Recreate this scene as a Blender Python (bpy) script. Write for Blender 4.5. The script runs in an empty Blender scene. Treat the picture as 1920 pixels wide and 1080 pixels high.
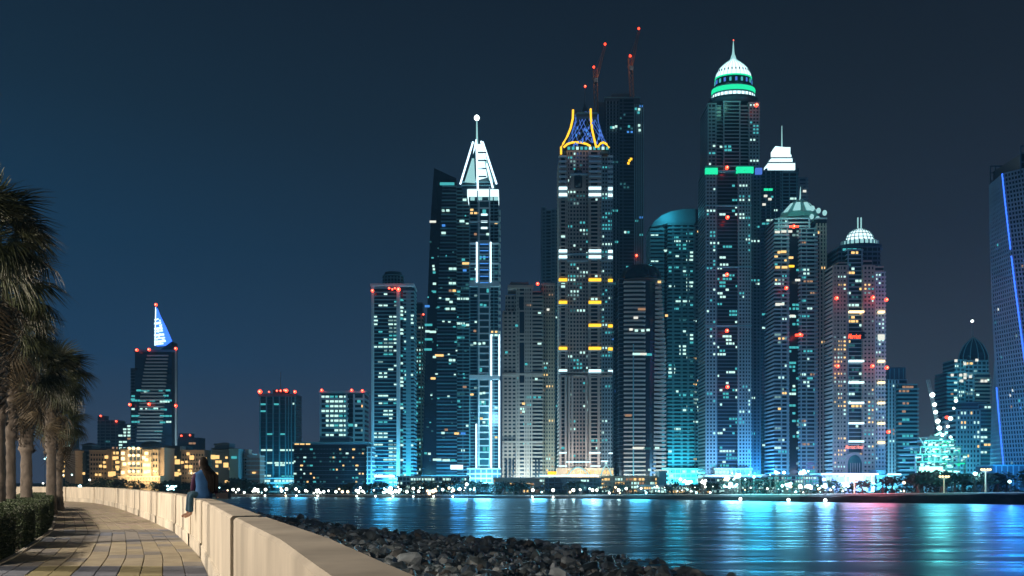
import bpy, bmesh, math, random
from mathutils import Vector, Matrix, noise
sc = bpy.context.scene
col = sc.collection
rad = math.radians
F = 1300.0; HZ = 904.0; EYE = 1.46; WZ = -6.04; GZ = -4.6

# ------------------------------------------------------------------ camera, sky, exposure
cam = bpy.data.cameras.new("camera"); cam_o = bpy.data.objects.new("camera", cam); col.objects.link(cam_o)
cam_o.location = (0, 0, EYE); cam_o.rotation_euler = (rad(90), 0, 0)
cam.sensor_width = 36; cam.lens = 36 * F / 1920; cam.shift_y = (HZ - 540) / 1920
cam.clip_start = 0.1; cam.clip_end = 8000
sc.camera = cam_o
w = bpy.data.worlds.new("World"); sc.world = w; w.use_nodes = True
nt = w.node_tree; nt.nodes.clear()
wo = nt.nodes.new("ShaderNodeOutputWorld"); bg = nt.nodes.new("ShaderNodeBackground")
tc = nt.nodes.new("ShaderNodeTexCoord"); sp = nt.nodes.new("ShaderNodeSeparateXYZ"); cr = nt.nodes.new("ShaderNodeValToRGB")
at2 = nt.nodes.new("ShaderNodeMath"); at2.operation = 'ARCTAN2'; mr = nt.nodes.new("ShaderNodeMapRange")
cr2 = nt.nodes.new("ShaderNodeValToRGB"); mx = nt.nodes.new("ShaderNodeMix"); mx.data_type = 'RGBA'
L = nt.links.new
L(tc.outputs['Generated'], sp.inputs[0]); L(sp.outputs['Z'], cr.inputs[0]); L(sp.outputs['Z'], cr2.inputs[0])
L(sp.outputs['X'], at2.inputs[0]); L(sp.outputs['Y'], at2.inputs[1]); L(at2.outputs[0], mr.inputs[0])
mr.inputs[1].default_value = -0.62; mr.inputs[2].default_value = 0.45
def ramp(r, pts):
    e = r.color_ramp.elements
    while len(e) > 1: e.remove(e[-1])
    for i, (p, c) in enumerate(pts):
        x = e[0] if i == 0 else e.new(p)
        x.position = p; x.color = (*c, 1)
def s2l(r, g, b):
    f = lambda c: (c/255/12.92) if c/255 <= .04045 else ((c/255+.055)/1.055)**2.4
    return (f(r), f(g), f(b))
ramp(cr, [(0, s2l(58,72,94)), (.06, s2l(52,70,94)), (.16, s2l(32,66,98)), (.30, s2l(24,58,86)), (.44, s2l(22,46,66)), (.58, s2l(20,36,52)), (1, s2l(14,25,38))])
ramp(cr2, [(0, s2l(64,74,86)), (.10, s2l(54,62,74)), (.30, s2l(36,45,58)), (.46, s2l(27,36,47)), (.60, s2l(20,29,40)), (1, s2l(15,22,31))])
L(mr.outputs[0], mx.inputs[0]); L(cr.outputs[0], mx.inputs[6]); L(cr2.outputs[0], mx.inputs[7])
L(mx.outputs[2], bg.inputs[0]); bg.inputs[1].default_value = 0.9; L(bg.outputs[0], wo.inputs[0])
vs = sc.view_settings; vs.view_transform = 'Standard'; vs.look = 'None'; vs.exposure = 0.0; vs.gamma = 1.0
sc.cycles.use_denoising = True; sc.cycles.max_bounces = 5; sc.cycles.diffuse_bounces = 2; sc.cycles.glossy_bounces = 3
sc.cycles.volume_bounces = 0; sc.cycles.sample_clamp_indirect = 3.0; sc.cycles.caustics_reflective = False

def lamp(name, loc, color, power, radius=0.5, spot=None, aim=None):
    l = bpy.data.lights.new(name, 'SPOT' if spot else 'POINT'); l.energy = power; l.color = color
    l.shadow_soft_size = radius
    o = bpy.data.objects.new(name, l); o.location = loc; col.objects.link(o)
    if spot:
        l.spot_size = rad(spot); l.spot_blend = .6
        o.rotation_euler = (Vector(aim) - Vector(loc)).to_track_quat('-Z', 'Y').to_euler()
    return o
def P(px, py, d): return Vector(((px-960)/F*d, d, EYE+(HZ-py)/F*d))

# ------------------------------------------------------------------ materials
def M(name, c, rough=.7, var=.0, scale=3., bump=0., metal=0., stretch=(1,1,1), c2=None, detail=6, spec=None):
    m = bpy.data.materials.new(name); m.use_nodes = True; n = m.node_tree; b = n.nodes['Principled BSDF']
    b.inputs['Base Color'].default_value = (*c, 1); b.inputs['Roughness'].default_value = rough; b.inputs['Metallic'].default_value = metal
    if spec is not None: b.inputs['Specular IOR Level'].default_value = spec
    if var or bump or c2:
        t = n.nodes.new("ShaderNodeTexCoord"); mp = n.nodes.new("ShaderNodeMapping"); mp.inputs['Scale'].default_value = stretch
        nz = n.nodes.new("ShaderNodeTexNoise"); nz.inputs['Scale'].default_value = scale; nz.inputs['Detail'].default_value = detail
        n.links.new(t.outputs['Object'], mp.inputs[0]); n.links.new(mp.outputs[0], nz.inputs['Vector'])
        if var or c2:
            r = n.nodes.new("ShaderNodeValToRGB"); a = c2 or tuple(x*(1-var) for x in c); h = c if c2 else tuple(min(1, x*(1+var)) for x in c)
            r.color_ramp.elements[0].position = .35; r.color_ramp.elements[1].position = .65
            r.color_ramp.elements[0].color = (*a, 1); r.color_ramp.elements[1].color = (*h, 1)
            n.links.new(nz.outputs['Fac'], r.inputs[0]); n.links.new(r.outputs[0], b.inputs['Base Color'])
        if bump:
            bp = n.nodes.new("ShaderNodeBump"); bp.inputs['Strength'].default_value = bump; bp.inputs['Distance'].default_value = .03
            n.links.new(nz.outputs['Fac'], bp.inputs['Height']); n.links.new(bp.outputs[0], b.inputs['Normal'])
    return m
def E(name, c, s):
    m = bpy.data.materials.new(name); m.use_nodes = True; n = m.node_tree; n.nodes.clear()
    o = n.nodes.new("ShaderNodeOutputMaterial"); e = n.nodes.new("ShaderNodeEmission")
    e.inputs[0].default_value = (*c, 1); e.inputs[1].default_value = s; n.links.new(e.outputs[0], o.inputs[0])
    return m
mt = {
 'glass': M('dark_blue_glass', (.008,.022,.04), .22, .5, .06, stretch=(1,1,3)),
 'glass2': M('teal_glass', (.02,.07,.09), .25, .5, .05),
 'black': M('black_glass', (.008,.014,.024), .25, .4, .05),
 'pane': M('window_pane', (.015,.03,.045), .15),
 'white': M('white_concrete', (.46,.58,.64), .7, .12, .05),
 'grey': M('grey_concrete', (.23,.33,.40), .8, .15, .08),
 'teal': M('teal_grey_concrete', (.13,.33,.40), .7, .15, .06),
 'dark': M('dark_concrete', (.05,.10,.15), .7, .2, .06),
 'beige': M('beige_concrete', (.42,.35,.32), .8, .12, .08),
 'tan': M('tan_plaster', (.42,.33,.25), .8, .12, .1),
 'cream': M('cream_plaster', (.6,.5,.36), .8, .1, .1),
 'roof': M('roof_sheet', (.05,.08,.10), .6),
 'steel': M('steel', (.30,.33,.36), .4, metal=.6),
 'rust': M('crane_paint', (.32,.16,.10), .6),
 'trunkf': M('far_trunk', (.08,.06,.05), .9),
 'leaff': M('far_foliage', (.02,.055,.045), .8, .5, .4),
 'copper': M('green_copper', (.25,.5,.48), .4, .1, .2),
 'W': E('lit_cool_white', (.62,1,.90), 1.15), 'W2': E('lit_white', (.95,.97,.85), 1.0), 'C': E('lit_cyan', (.10,.70,.74), .7),
 'Y': E('lit_warm', (1,.62,.22), 1.4), 'B': E('lit_blue', (.08,.35,1), .9), 'O': E('lit_dim_orange', (.8,.45,.25), .5), 'D': E('lit_dim', (.10,.45,.50), .25), 'w': E('lit_soft', (.45,.80,.78), .42),
 'LED': E('white_light_strip', (.62,.86,1), 2.6), 'LEDb': E('blue_light_strip', (.04,.16,1), 2.2), 'YEL': E('yellow_light_strip', (1,.55,.03), 1.8),
 'RED': E('red_beacon_light', (1,.05,.02), 5.0), 'REDc': E('red_beacon_core', (1,.30,.18), 4.0), 'GRN': E('green_light_strip', (.02,.9,.42), 1.1),
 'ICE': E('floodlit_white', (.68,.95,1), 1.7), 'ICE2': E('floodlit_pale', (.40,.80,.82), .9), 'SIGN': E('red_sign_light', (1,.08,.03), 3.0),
 'SIGNP': E('pink_sign_light', (1,.30,.25), 1.6), 'BLW': E('blue_white_light', (.45,.62,1), 3.5), 'TEALL': E('teal_work_light', (.35,1,.85), 3.0),
 'WARM': E('warm_work_light', (1,.72,.38), 2.6), 'GLOBE': E('lamp_globe_light', (.85,1,.95), 5.0), 'BLG': E('blue_dome_light', (.10,.25,.9), .8),
}
# ------------------------------------------------------------------ mesh helpers
def link(name, me, parent=None):
    o = bpy.data.objects.new(name, me); col.objects.link(o)
    if parent: o.parent = parent
    return o
def tag(o, label, cat, group=None):
    o['label'] = label; o['category'] = cat
    if group: o['group'] = group
    return o
def struct(o, k='structure'): o['kind'] = k; return o
def root(name, loc, label, cat, group=None, rz=0):
    o = bpy.data.objects.new(name, None); col.objects.link(o); o.location = loc; o.rotation_euler = (0,0,rz); o.empty_display_size = .5
    return tag(o, label, cat, group)
def mesh(name, v, f, mat, smooth=False):
    me = bpy.data.meshes.new(name); me.from_pydata([tuple(x) for x in v], [], f); me.materials.append(mat)
    if smooth: me.polygons.foreach_set('use_smooth', [True]*len(me.polygons))
    me.update(); return me
CF = [(0,3,2,1),(4,5,6,7),(0,1,5,4),(1,2,6,5),(2,3,7,6),(3,0,4,7)]
class MB:
    def __init__(s): s.v = []; s.f = []
    def add(s, v, f):
        n = len(s.v); s.v += [tuple(x) for x in v]; s.f += [tuple(i+n for i in q) for q in f]; return s
    def box(s, x0,x1,y0,y1,z0,z1, mx=None):
        v = [Vector(p) for p in [(x0,y0,z0),(x1,y0,z0),(x1,y1,z0),(x0,y1,z0),(x0,y0,z1),(x1,y0,z1),(x1,y1,z1),(x0,y1,z1)]]
        if mx: v = [mx @ p for p in v]
        return s.add(v, CF)
    def tube(s, pts, rs, n=6, cap=True):
        pts = [Vector(p) for p in pts]; rings = []
        if not hasattr(rs, '__len__'): rs = [rs]*len(pts)
        for i, p in enumerate(pts):
            d = (pts[min(i+1, len(pts)-1)] - pts[max(i-1,0)]).normalized()
            a = d.orthogonal().normalized() if abs(d.z) < .9 else Vector((1,0,0)); a = (a - d*a.dot(d)).normalized(); b = d.cross(a)
            rings.append([p + (a*math.cos(2*math.pi*k/n) + b*math.sin(2*math.pi*k/n))*rs[i] for k in range(n)])
        v = [q for r in rings for q in r]; f = []
        for i in range(len(pts)-1):
            for k in range(n): f.append((i*n+k, i*n+(k+1)%n, (i+1)*n+(k+1)%n, (i+1)*n+k))
        if cap: f.append(tuple(range(n))[::-1]); f.append(tuple((len(pts)-1)*n+k for k in range(n)))
        return s.add(v, f)
    def lathe(s, prof, n=16, c=(0,0), a0=0):
        v = []; f = []
        for r, z in prof:
            for k in range(n): v.append((c[0]+r*math.cos(a0+2*math.pi*k/n), c[1]+r*math.sin(a0+2*math.pi*k/n), z))
        for i in range(len(prof)-1):
            for k in range(n): f.append((i*n+k, i*n+(k+1)%n, (i+1)*n+(k+1)%n, (i+1)*n+k))
        f.append(tuple(range(n))[::-1]); f.append(tuple((len(prof)-1)*n+k for k in range(n)))
        return s.add(v, f)
    def prism(s, pts, z0, z1, z1s=None):
        n = len(pts); v = [(x,y,z0) for x,y in pts] + [(x,y,(z1s[i] if z1s else z1)) for i,(x,y) in enumerate(pts)]
        f = [tuple(range(n))[::-1], tuple(range(n,2*n))] + [(i,(i+1)%n,n+(i+1)%n,n+i) for i in range(n)]
        return s.add(v, f)
    def out(s, name, mat, parent=None, smooth=False): return link(name, mesh(name, s.v, s.f, mat, smooth), parent)
_cube = {}
def cube(mat):
    if mat.name not in _cube: _cube[mat.name] = mesh('box_piece', MB().box(-.5,.5,-.5,.5,-.5,.5).v, CF, mat)
    return _cube[mat.name]
_ball = {}
def ball(mat, seg=8):
    if mat.name not in _ball:
        m = MB(); m.lathe([(.01,-1)]+[(math.sin(math.pi*i/6), -math.cos(math.pi*i/6)) for i in range(1,6)]+[(.01,1)], 10)
        _ball[mat.name] = mesh('ball_piece', m.v, m.f, mat, True)
    return _ball[mat.name]
def place(name, me, loc, scale=(1,1,1), rz=0, parent=None):
    o = link(name, me, parent); o.location = loc; o.scale = scale
    if rz: o.rotation_euler = (0,0,rz)
    return o

# ------------------------------------------------------------------ tower builder: sizes given as photo pixels scaled at the tower's own distance
SQ = .5   # crowns are oval in plan: shallower than they are wide
class Tower:
    def __init__(s, name, label, cat, D, a, b, gz=GZ, group=None):
        s.D = D; s.u = D/F; s.xc = ((a+b)/2-960)*s.u; s.gz = gz
        s.r = root(name, (s.xc, D, gz), label, cat, group); s.n = {}; s.rg = random.Random(name+str(a))
    def X(s, px, k=0): return (px-960)*(s.D+k)/F - s.xc
    def Z(s, py, k=0): return EYE+(HZ-py)*(s.D+k)/F - s.gz
    def put(s, name, mat, x0,x1,y0,y1,z0,z1):
        s.n[name] = s.n.get(name,0)+1
        if s.n[name] > 290:
            s.over = getattr(s,'over',{}); s.over.setdefault((name,mat.name),(MB(),mat))[0].box(x0,x1,y0,y1,z0,z1); return
        return place(name, cube(mat), ((x0+x1)/2,(y0+y1)/2,(z0+z1)/2), (x1-x0,y1-y0,z1-z0), 0, s.r)
    def done(s):
        for (name,_),(m,mat) in getattr(s,'over',{}).items(): struct(m.out(name, mat, s.r), 'stuff')
    def bay(s, a,b,top,bot=925, k=0, dep=14, core='glass', fp=7., slab='grey', sh=.35, so=.5, piers=0, pm=None, pw=1.6, po=.35, lit=0., lm='WWwCYD', lc=None, cname='wall', roof=True, lh=.58, skip=()):
        """one vertical bay of the building: core, floor slabs, piers, lit windows"""
        x0, x1 = s.X(a,k), s.X(b,k); z1 = s.Z(top,k); z0 = max(0, s.Z(bot,k)); u = s.u*(s.D+k)/s.D
        s.put(cname, mt[core], x0,x1,k,k+dep,z0,z1)
        if roof: s.put('roof_slab', mt[slab or 'roof'], x0-.2,x1+.2,k-.25,k+dep+.2,z1,z1+.8)
        n = max(1, int(round((z1-z0)/(fp*u)))); h = (z1-z0)/n
        if slab and sh:
            for i in range(1, n):
                zc = z0+i*h
                s.put('floor_slab', mt[slab], x0-so*.6,x1+so*.6,k-so,k+dep+so*.5,zc-h*sh/2,zc+h*sh/2)
        pm = pm or slab
        pl = [a+(b-a)*(i+.5)/piers for i in range(piers)] if isinstance(piers,int) else piers
        for p in pl:
            xx = s.X(p,k); s.put('pier', mt[pm], xx-pw*u/2,xx+pw*u/2,k-po,k+.4,z0,z1)
        if lit:
            c = lc or max(1,int((b-a)/6.5)); cw = (x1-x0)/c
            for i in range(n):
                run = 0
                for j in range(c):
                    if run <= 0 and s.rg.random() < 1.3*lit*max(.15,1+3.2*noise.noise(Vector((x0*.15+j*.35,i*.13,s.xc)))):
                        run = s.rg.choice([1,1,2,2,3])
                        mm = mt[s.rg.choice(lm)]
                    if run > 0:
                        run -= 1; ww = cw*s.rg.uniform(.55,1.0)
                        xx = x0+cw*(j+.5); zc = z0+(i+.5)*h
                        s.put('lit_window', mm, xx-ww/2,xx+ww/2,k-.12,k+.1,zc-h*lh/2,zc+h*lh/2)
        return n, h, z0
    def bar(s, name, mat, a,b,t,bt, k=0, out=.6, dep=.8):
        return s.put(name, mt[mat], s.X(a,k),s.X(b,k),k-out,k-out+dep,s.Z(bt,k),s.Z(t,k))
    def beacon(s, px, py, k=-1, r=3.2, light=0):
        rr = r*s.u*.8; x,z = s.X(px,k), s.Z(py,k)
        b = place('beacon', ball(mt['RED']), (x,k-rr,z), (rr,)*3, 0, s.r)
        place('bulb', ball(mt['REDc']), (0,-.75,0), (.5,.5,.5), 0, b)
        if light: lamp('beacon_lamp', (s.xc+x, s.D+k-rr*2.5, s.gz+z), (1,.03,.03), light, .8)
    def windows(s, name, a,b,top,bot,nx,nz,k=0,mat='pane',wf=.6,hf=.6, out=.06):
        m = MB(); x0,x1,z0,z1 = s.X(a,k),s.X(b,k),s.Z(bot,k),s.Z(top,k); cw=(x1-x0)/nx; ch=(z1-z0)/nz
        for i in range(nx):
            for j in range(nz):
                s.put(name, mt[mat], x0+cw*(i+.5-wf/2),x0+cw*(i+.5+wf/2),k-out,k+.1,z0+ch*(j+.5-hf/2),z0+ch*(j+.5+hf/2))
    def poly(s, name, mat, pts, y0, y1, smooth=False):
        """outline in pixels (px,py) extruded between depths y0..y1"""
        n=len(pts); v=[(s.X(x,y0),y0,s.Z(y,y0)) for x,y in pts]+[(s.X(x,y0),y1,s.Z(y,y0)) for x,y in pts]
        f=[tuple(range(n)),tuple(range(n,2*n))[::-1]]+[(i,n+i,n+(i+1)%n,(i+1)%n) for i in range(n)]
        return link(name, mesh(name, v, f, mt[mat]), s.r)
    def tubepx(s, name, mat, pts, r, k=0, n=6):
        m = MB(); m.tube([(s.X(p[0],p[2] if len(p)>2 else k), p[2] if len(p)>2 else k, s.Z(p[1],p[2] if len(p)>2 else k)) for p in pts], [q*s.u for q in r] if hasattr(r,'__len__') else r*s.u, n)
        return m.out(name, mt[mat], s.r)
    def lathepx(s, name, mat, cx, prof, k=0, n=16, smooth=True):
        m = MB(); m.lathe([(r*s.u, s.Z(y,k)) for r,y in prof], n, (s.X(cx,k),k)); m.v=[(x,k+(y-k)*SQ,z) for x,y,z in m.v]; return m.out(name, mt[mat], s.r, smooth)

# ------------------------------------------------------------------ the skyline, left to right
# tilted-roof tower with sail cone
t = Tower('sail_tower', 'dark glass tower topped by a blue-lit sail cone, left of the whole skyline', 'tower', 520, 247, 333)
t.bay(245,256,692,925,k=5,dep=10,core='glass',fp=6,slab='dark',sh=.2,lit=.12,lm='C')
t.poly('wall','glass',[(253,925),(253,658),(300,656),(322,640),(322,925)],0,9)
n=0
for i in range(26):
    y = 667+i*6.4; f=i/25
    a = 277-20*f**.8; b = 316-13*f
    t.put('floor_slab', mt['beige'], t.X(a),t.X(b),-1.0-1.5*math.sin(math.pi*f),.3,t.Z(y+1.1),t.Z(y-1.1))
t.bar('roof_slab','dark',252,329,656,660,0,1.2,2)
for y,a,b,c in [(732,256,281,'C'),(732,284,320,'C'),(736,270,276,'W'),(751,247,322,'C'),(753,300,318,'W'),(767,247,276,'W'),(768,278,326,'C'),(766,288,302,'W'),(780,247,262,'C'),(780,300,322,'C'),(791,247,262,'C'),(792,300,310,'C'),(808,290,310,'C'),(742,306,316,'C'),(791,312,321,'W')]:
    x=a
    while x<b:
        ww=t.rg.uniform(3,9)
        if t.rg.random()<.8: t.bar('lit_window',mt and c,x,min(b,x+ww),y-1.7,y+1.7,0,.25,.3)
        x+=ww+1
t.tubepx('corner_mast','beige',[(330,925),(330,652)],2.0,-1.5,8)
# the cone: blue-white lit sail with rings
t.poly('spire_sail','LEDb',[(291,648),(292,577),(297,590),(308,612),(320,640),(322,646)],3,6)
t.tubepx('spire_edge','LED',[(292,576,2),(290.5,648,2)],.9,2)
t.tubepx('spire_edge','LEDb',[(292,576,2),(300,596,2),(310,616,2),(322,645,2)],.8,2)
for y,x1 in [(600,297),(607,301),(617,304),(622,305),(629,307),(635,309),(641,310),(646,306)]:
    t.tubepx('spire_ring','ICE',[(290,y,1),(x1,y-2,1)],2.2 if y in(607,617,629,641) else 1.4,1)
for i in range(40):
    x=293+t.rg.random()*14; y=594+t.rg.random()*50
    if x-292<(y-580)*.4: t.bar('spire_light','ICE',x,x+2,y,y+2.5,2.5,.2,.3)
t.tubepx('antenna','steel',[(293,577),(293,570)],.6,3)
for p in [(294,572),(258,657),(281,656),(331,654),(245,759),(281,758),(331,761)]: t.beacon(*p,k=-2,r=3.4)
t.done()
lamp('spire_flood', P(300,620,515), (.1,.35,1), 9000, 3)

def small_tower(lbl,D,a,b,top,**k):
    t = Tower('far_tower', lbl, 'tower', D, a, b); bc=k.pop('bc',[]); cap=k.pop('cap',None)
    t.bay(a,b,top,**k)
    if cap: t.bay(cap[0],cap[1],cap[2],top+1,k=3,dep=8,core=k.get('core','glass'),slab=None)
    for p in bc: t.beacon(*p,k=-1,r=2.2)
    t.done(); return t
small_tower('faint hazy tower with two red lights just left of the sail cone tower',760,183,222,789,fp=6,core='dark',slab='grey',piers=4,lit=.10,lm='WWDO',bc=[(190,780),(219,790)],cap=(183,196,781))
small_tower('low dim block wedged against the left side of the sail cone tower',740,222,246,796,fp=6,core='dark',slab='dark',lit=.12,lm='WO')
small_tower('faint dark block with two orange lights right of the sail cone tower',760,334,374,822,fp=6,core='dark',slab='dark',lit=.05,lm='O',bc=[(341,817),(357,816)],cap=(336,358,814))
small_tower('dim tower with scattered lights seen behind the palm crowns',700,98,132,812,fp=7,core='dark',slab='dark',lit=.22,lm='WCO')

# blue glass box tower with vertical fins
t = Tower('fin_tower', 'slim blue glass tower with pale vertical fins and a row of red roof lights', 'tower', 480, 487, 555)
t.bay(488,554,741,925,core='glass2',fp=8.5,slab='dark',sh=.12,so=.15)
for p in [488,500,512.5,524.5,536,541.5,547,553.5]: t.bar('pier','teal',p-1,p+1,741,900,0,.9,1.2)
t.bay(512,536,733,742,k=3,dep=8,core='dark',slab=None); t.tubepx('antenna','steel',[(526,735),(526,698)],.6,4)
t.bar('roof_slab','dark',486,556,739,744,0,1.5,3)
for a,b,y in [(489,499,758),(514,523,758),(549,553,757),(489,499,771),(501,511,814),(526,536,814),(490,511,844),(524,552,844),(500,512,868),(515,530,868),(532,551,868),(516,534,872),(528,552,893),(491,508,892)]:
    t.bar('lit_window','C' if y in(758,771,814,893) else 'W',a,b,y-1.6,y+1.6,0,.3,.4)
for p,r in [((489,735),5),((520,733),2.4),((527,733),2.6),((534,732),2.6),((538,733),4.2),((554,735),3.6),((505,735),2.0)]: t.beacon(*p,k=-2,r=r)
t.bay(486,556,898,925,k=-6,dep=8,core='glass2',fp=8,slab='white',lit=.5,lm='CW')
t.done()
# banded office block
t = Tower('office_tower', 'white banded office tower with bright horizontal windows behind a dark hotel block', 'tower', 500, 600, 684)
t.bay(601,652,739,925,core='glass',fp=9.2,slab='white',sh=.34,so=.6,lit=.75,lm='WWCW',lc=6,piers=[601.5,650],pm='white',pw=3,po=.8,lh=.45)
t.bay(652,663,738,925,k=2,dep=10,core='black',fp=9,slab='dark',sh=.1,lit=.25,lm='C')
t.bay(663,683,739,925,core='glass',fp=9.2,slab='white',sh=.45,so=.6,piers=[664,682],pm='white',pw=3,po=.8,lit=.12)
t.bar('roof_slab','white',599,688,733.5,737,0,2,14); t.bar('lintel','glass2',601,684,738,742,0,.7,.5)
for p in [(604,732),(660,732),(680,733)]: t.beacon(*p,k=-2,r=3.2)
t.done()
# dark hotel block
t = Tower('dark_hotel', 'wide low dark block with rows of small scattered windows', 'building', 430, 550, 694)
t.bay(551,689,834,925,core='black',fp=7.8,slab='dark',sh=.12,so=.2)
t.windows('window',556,684,838,905,22,9,0,'pane',.4,.35,.3)
for i in range(64):
    x=551+6.1*t.rg.randrange(22); y=841+7.6*t.rg.randrange(9)
    t.bar('lit_window',t.rg.choice('DDCWYD'),x,x+t.rg.choice([3,3,5]),y,y+3,0,.45,.3)
for x in (553,563,574): t.bar('lit_window','Y',x,x+8,830,834,0,.6,.3)
t.bay(600,655,820,834,k=3,dep=8,core='dark',slab='teal',fp=7); t.bar('roof_slab','teal',550,694,829,831.5,0,2,16)
t.bay(688,697,840,925,k=-1,dep=10,core='dark',fp=8,slab='white',piers=[689,696],pm='white',pw=1.6,sh=.25)
t.done()

# tower A
t = Tower('banded_tower', 'pale edged glass tower with a round roof crown, its left face striped with lit floors', 'tower', 440, 697, 777)
t.bay(699,747,541,925,core='glass',fp=7.0,slab='teal',sh=.24,so=.45,piers=[],lit=.26,lm='WWWwC',lc=5,lh=.42)
t.bar('pier','white',697,701.5,534,925,0,1.4,12); t.bar('pier','white',744,750,534,925,0,1.4,12)
t.bay(750,757,545,925,k=1.5,dep=10,core='black',fp=7,slab='dark',sh=.15,lit=.28,lm='CW',lc=1)
t.bay(757,776,540,925,k=1.5,dep=10,core='glass',fp=7,slab='teal',sh=.45,so=.8,lit=.07,lm='WC',piers=[766],pm='teal',pw=9,po=.5)
t.bar('roof_slab','white',695,777,533,537,0,2,15); t.bay(700,772,537,546,k=1,dep=12,core='glass2',slab=None,roof=False)
t.lathepx('crown','glass2',737,[(19,536),(20,532),(20,517),(17,516),(16,511),(10,510)],8)
for y in (530,524,518): t.lathepx('crown_ring','teal',737,[(20.8,y+.8),(20.8,y-.8)],8)
for x in range(720,757,6): t.bar('crown_fin','teal',x,x+1.5,518,534,8-SQ*21*t.u,.5,.6)
for p,r in [((699,546),3.6),((730,541),2.6),((736,543),2.4),((741,541),2.4),((748,544),4.6)]: t.beacon(*p,k=-3,r=r)
t.bar('light_strip','LED',698,740,891,895,-2,1,.6)
t.done()
small_tower('narrow beige tower behind and between the banded tower and the slanted one',540,777,793,590,fp=7,core='glass',slab='tan',sh=.5,lit=.18,lm='WC',piers=[790],pm='tan',pw=3,cap=(779,792,569),bc=[(794,590)])

# slanted dark tower
t = Tower('slanted_tower', 'tall black tower with a slanting left edge and raked roof beside the white crown tower', 'tower', 470, 790, 892)
t.poly('wall','black',[(790,925),(797,700),(804,500),(808,400),(814,315),(855,334),(857,925)],0,22)
for i in range(88):
    y=343+i*6.6; ff=(y-315)/(890-315); xl=818-3*ff
    if y<900: t.put('floor_slab',mt['teal' if i%2 else 'dark'],t.X(max(xl,814-24*ff+17)),t.X(857),-.6,.3,t.Z(y+1.1),t.Z(y-1.1))
t.poly('edge_wall','black',[(790,925),(797,700),(804,500),(808,400),(814,316),(820,318),(818,925)],-1.2,0)
t.bay(856,880,352,925,k=2,dep=16,core='black',fp=6.6,slab='teal',sh=.3,so=.7,lit=.05,lm='CWD',piers=[868],pm='dark',pw=2)
t.bay(880,892,520,925,k=3,dep=12,core='black',fp=6.6,slab='dark',sh=.4,so=.8,lit=.07,lm='CW')
t.bar('lit_window','C',825,852,343,348,0,.9,.3)
for x,y,c,ww in [(828,393,'D',6),(829,394,'W',5),(837,394,'W',6),(806,415,'W2',12),(829,422,'B',6),(828,436,'W',8),(862,414,'W',9),(868,374,'W',7),(811,498,'W',4),(812,504,'W',4),(812,510,'C',5),(812,531,'W',6),(812,546,'C',6),(842,503,'W',7),(850,503,'W',6),(866,486,'C',6),(867,493,'Y',14),(868,506,'B',7),(842,530,'W',6),(849,530,'W',6),(842,544,'O',5),(849,544,'Y',6),(836,560,'W',7),(843,565,'W',6),(836,578,'W',7),(846,578,'W',8),(797,573,'B',9),(797,608,'C',14),(798,620,'W',8),(806,621,'W',12),(797,635,'C',14),(796,654,'C',14),(816,665,'Y',16),(812,668,'W',6),(842,674,'W',6),(849,674,'W',5),(808,708,'Y',9),(866,609,'C',8),(874,608,'W',6),(862,612,'D',8),(834,804,'O',6),(828,810,'W',6),(852,811,'Y',9),(796,848,'C',5),(803,849,'W',5),(812,860,'W',16),(830,861,'W',14),(846,861,'C',8),(864,811,'B',9),(868,724,'O',7)]:
    t.bar('lit_window',c,x,x+ww,y,y+4,0,1.45,.3)
for i in range(60):
    x=t.rg.uniform(800,875); y=t.rg.uniform(400,880); t.bar('lit_window',t.rg.choice('DDDCW'),x,x+t.rg.uniform(2,5),y,y+2.4,0,1.4,.25)
t.bar('light_strip','LED',845,868,872,880,-2,1,.6); t.bay(790,892,893,925,k=-4,dep=6,core='dark',slab='white',fp=9)
t.done()

# white crowned tower
t = Tower('crown_tower', 'glass tower outlined with white light strips under a pyramid crown and ball-tipped mast', 'tower', 435, 880, 937)
t.bay(880,897,378,925,k=0,dep=14,core='glass',fp=6.2,slab='teal',sh=.22,so=.4,lit=.03,piers=[881,895],pm='teal',pw=1.5)
t.bay(897,919,378,925,k=-2,dep=14,core='glass2',fp=12.5,slab='white',sh=.2,so=.5,lit=.05,lm='C',piers=[898,918],pm='white',pw=2.6,po=.8)
t.bay(919,934,378,925,k=0,dep=14,core='glass',fp=6.2,slab='teal',sh=.22,so=.4,lit=.03,piers=[926],pm='teal',pw=1.2)
for i in range(24): t.bar('balcony_fin','white',933,938.5,394+i*12.6,395.5+i*12.6,0,.6,8)
for y0,y1 in ((528,537),(703,711),(415,416.6),(455,457),(493,494.5)): t.bar('belt_course','white',880,936.5,y0,y1,-2,.9,14)
for y in (401,414,426): t.bar('lit_window','ICE',902,914,y,y+3.5,-2,.5,.3)
for x,y0,y1 in [(894,455,530),(920,455,530),(921,628,705),(936,628,705),(921,714,890),(936,714,890),(893,795,890)]: t.bar('light_strip','LED',x-1.2,x+1.6,y0,y1,-2,1.3,.7)
for i in range(7): t.bar('light_rung','B',900,916,458+i*12,459.5+i*12,-2,1,.5)
for x,y,c in [(889,438,'O'),(888,642,'W'),(897,643,'W'),(905,642,'W'),(899,736,'W'),(905,735,'W'),(900,570,'C'),(907,571,'C'),(900,783,'Y'),(905,790,'W'),(912,438,'W'),(903,752,'W'),(888,619,'O')]: t.bar('lit_window',c,x,x+5,y,y+4,-2,1,.3)
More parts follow.
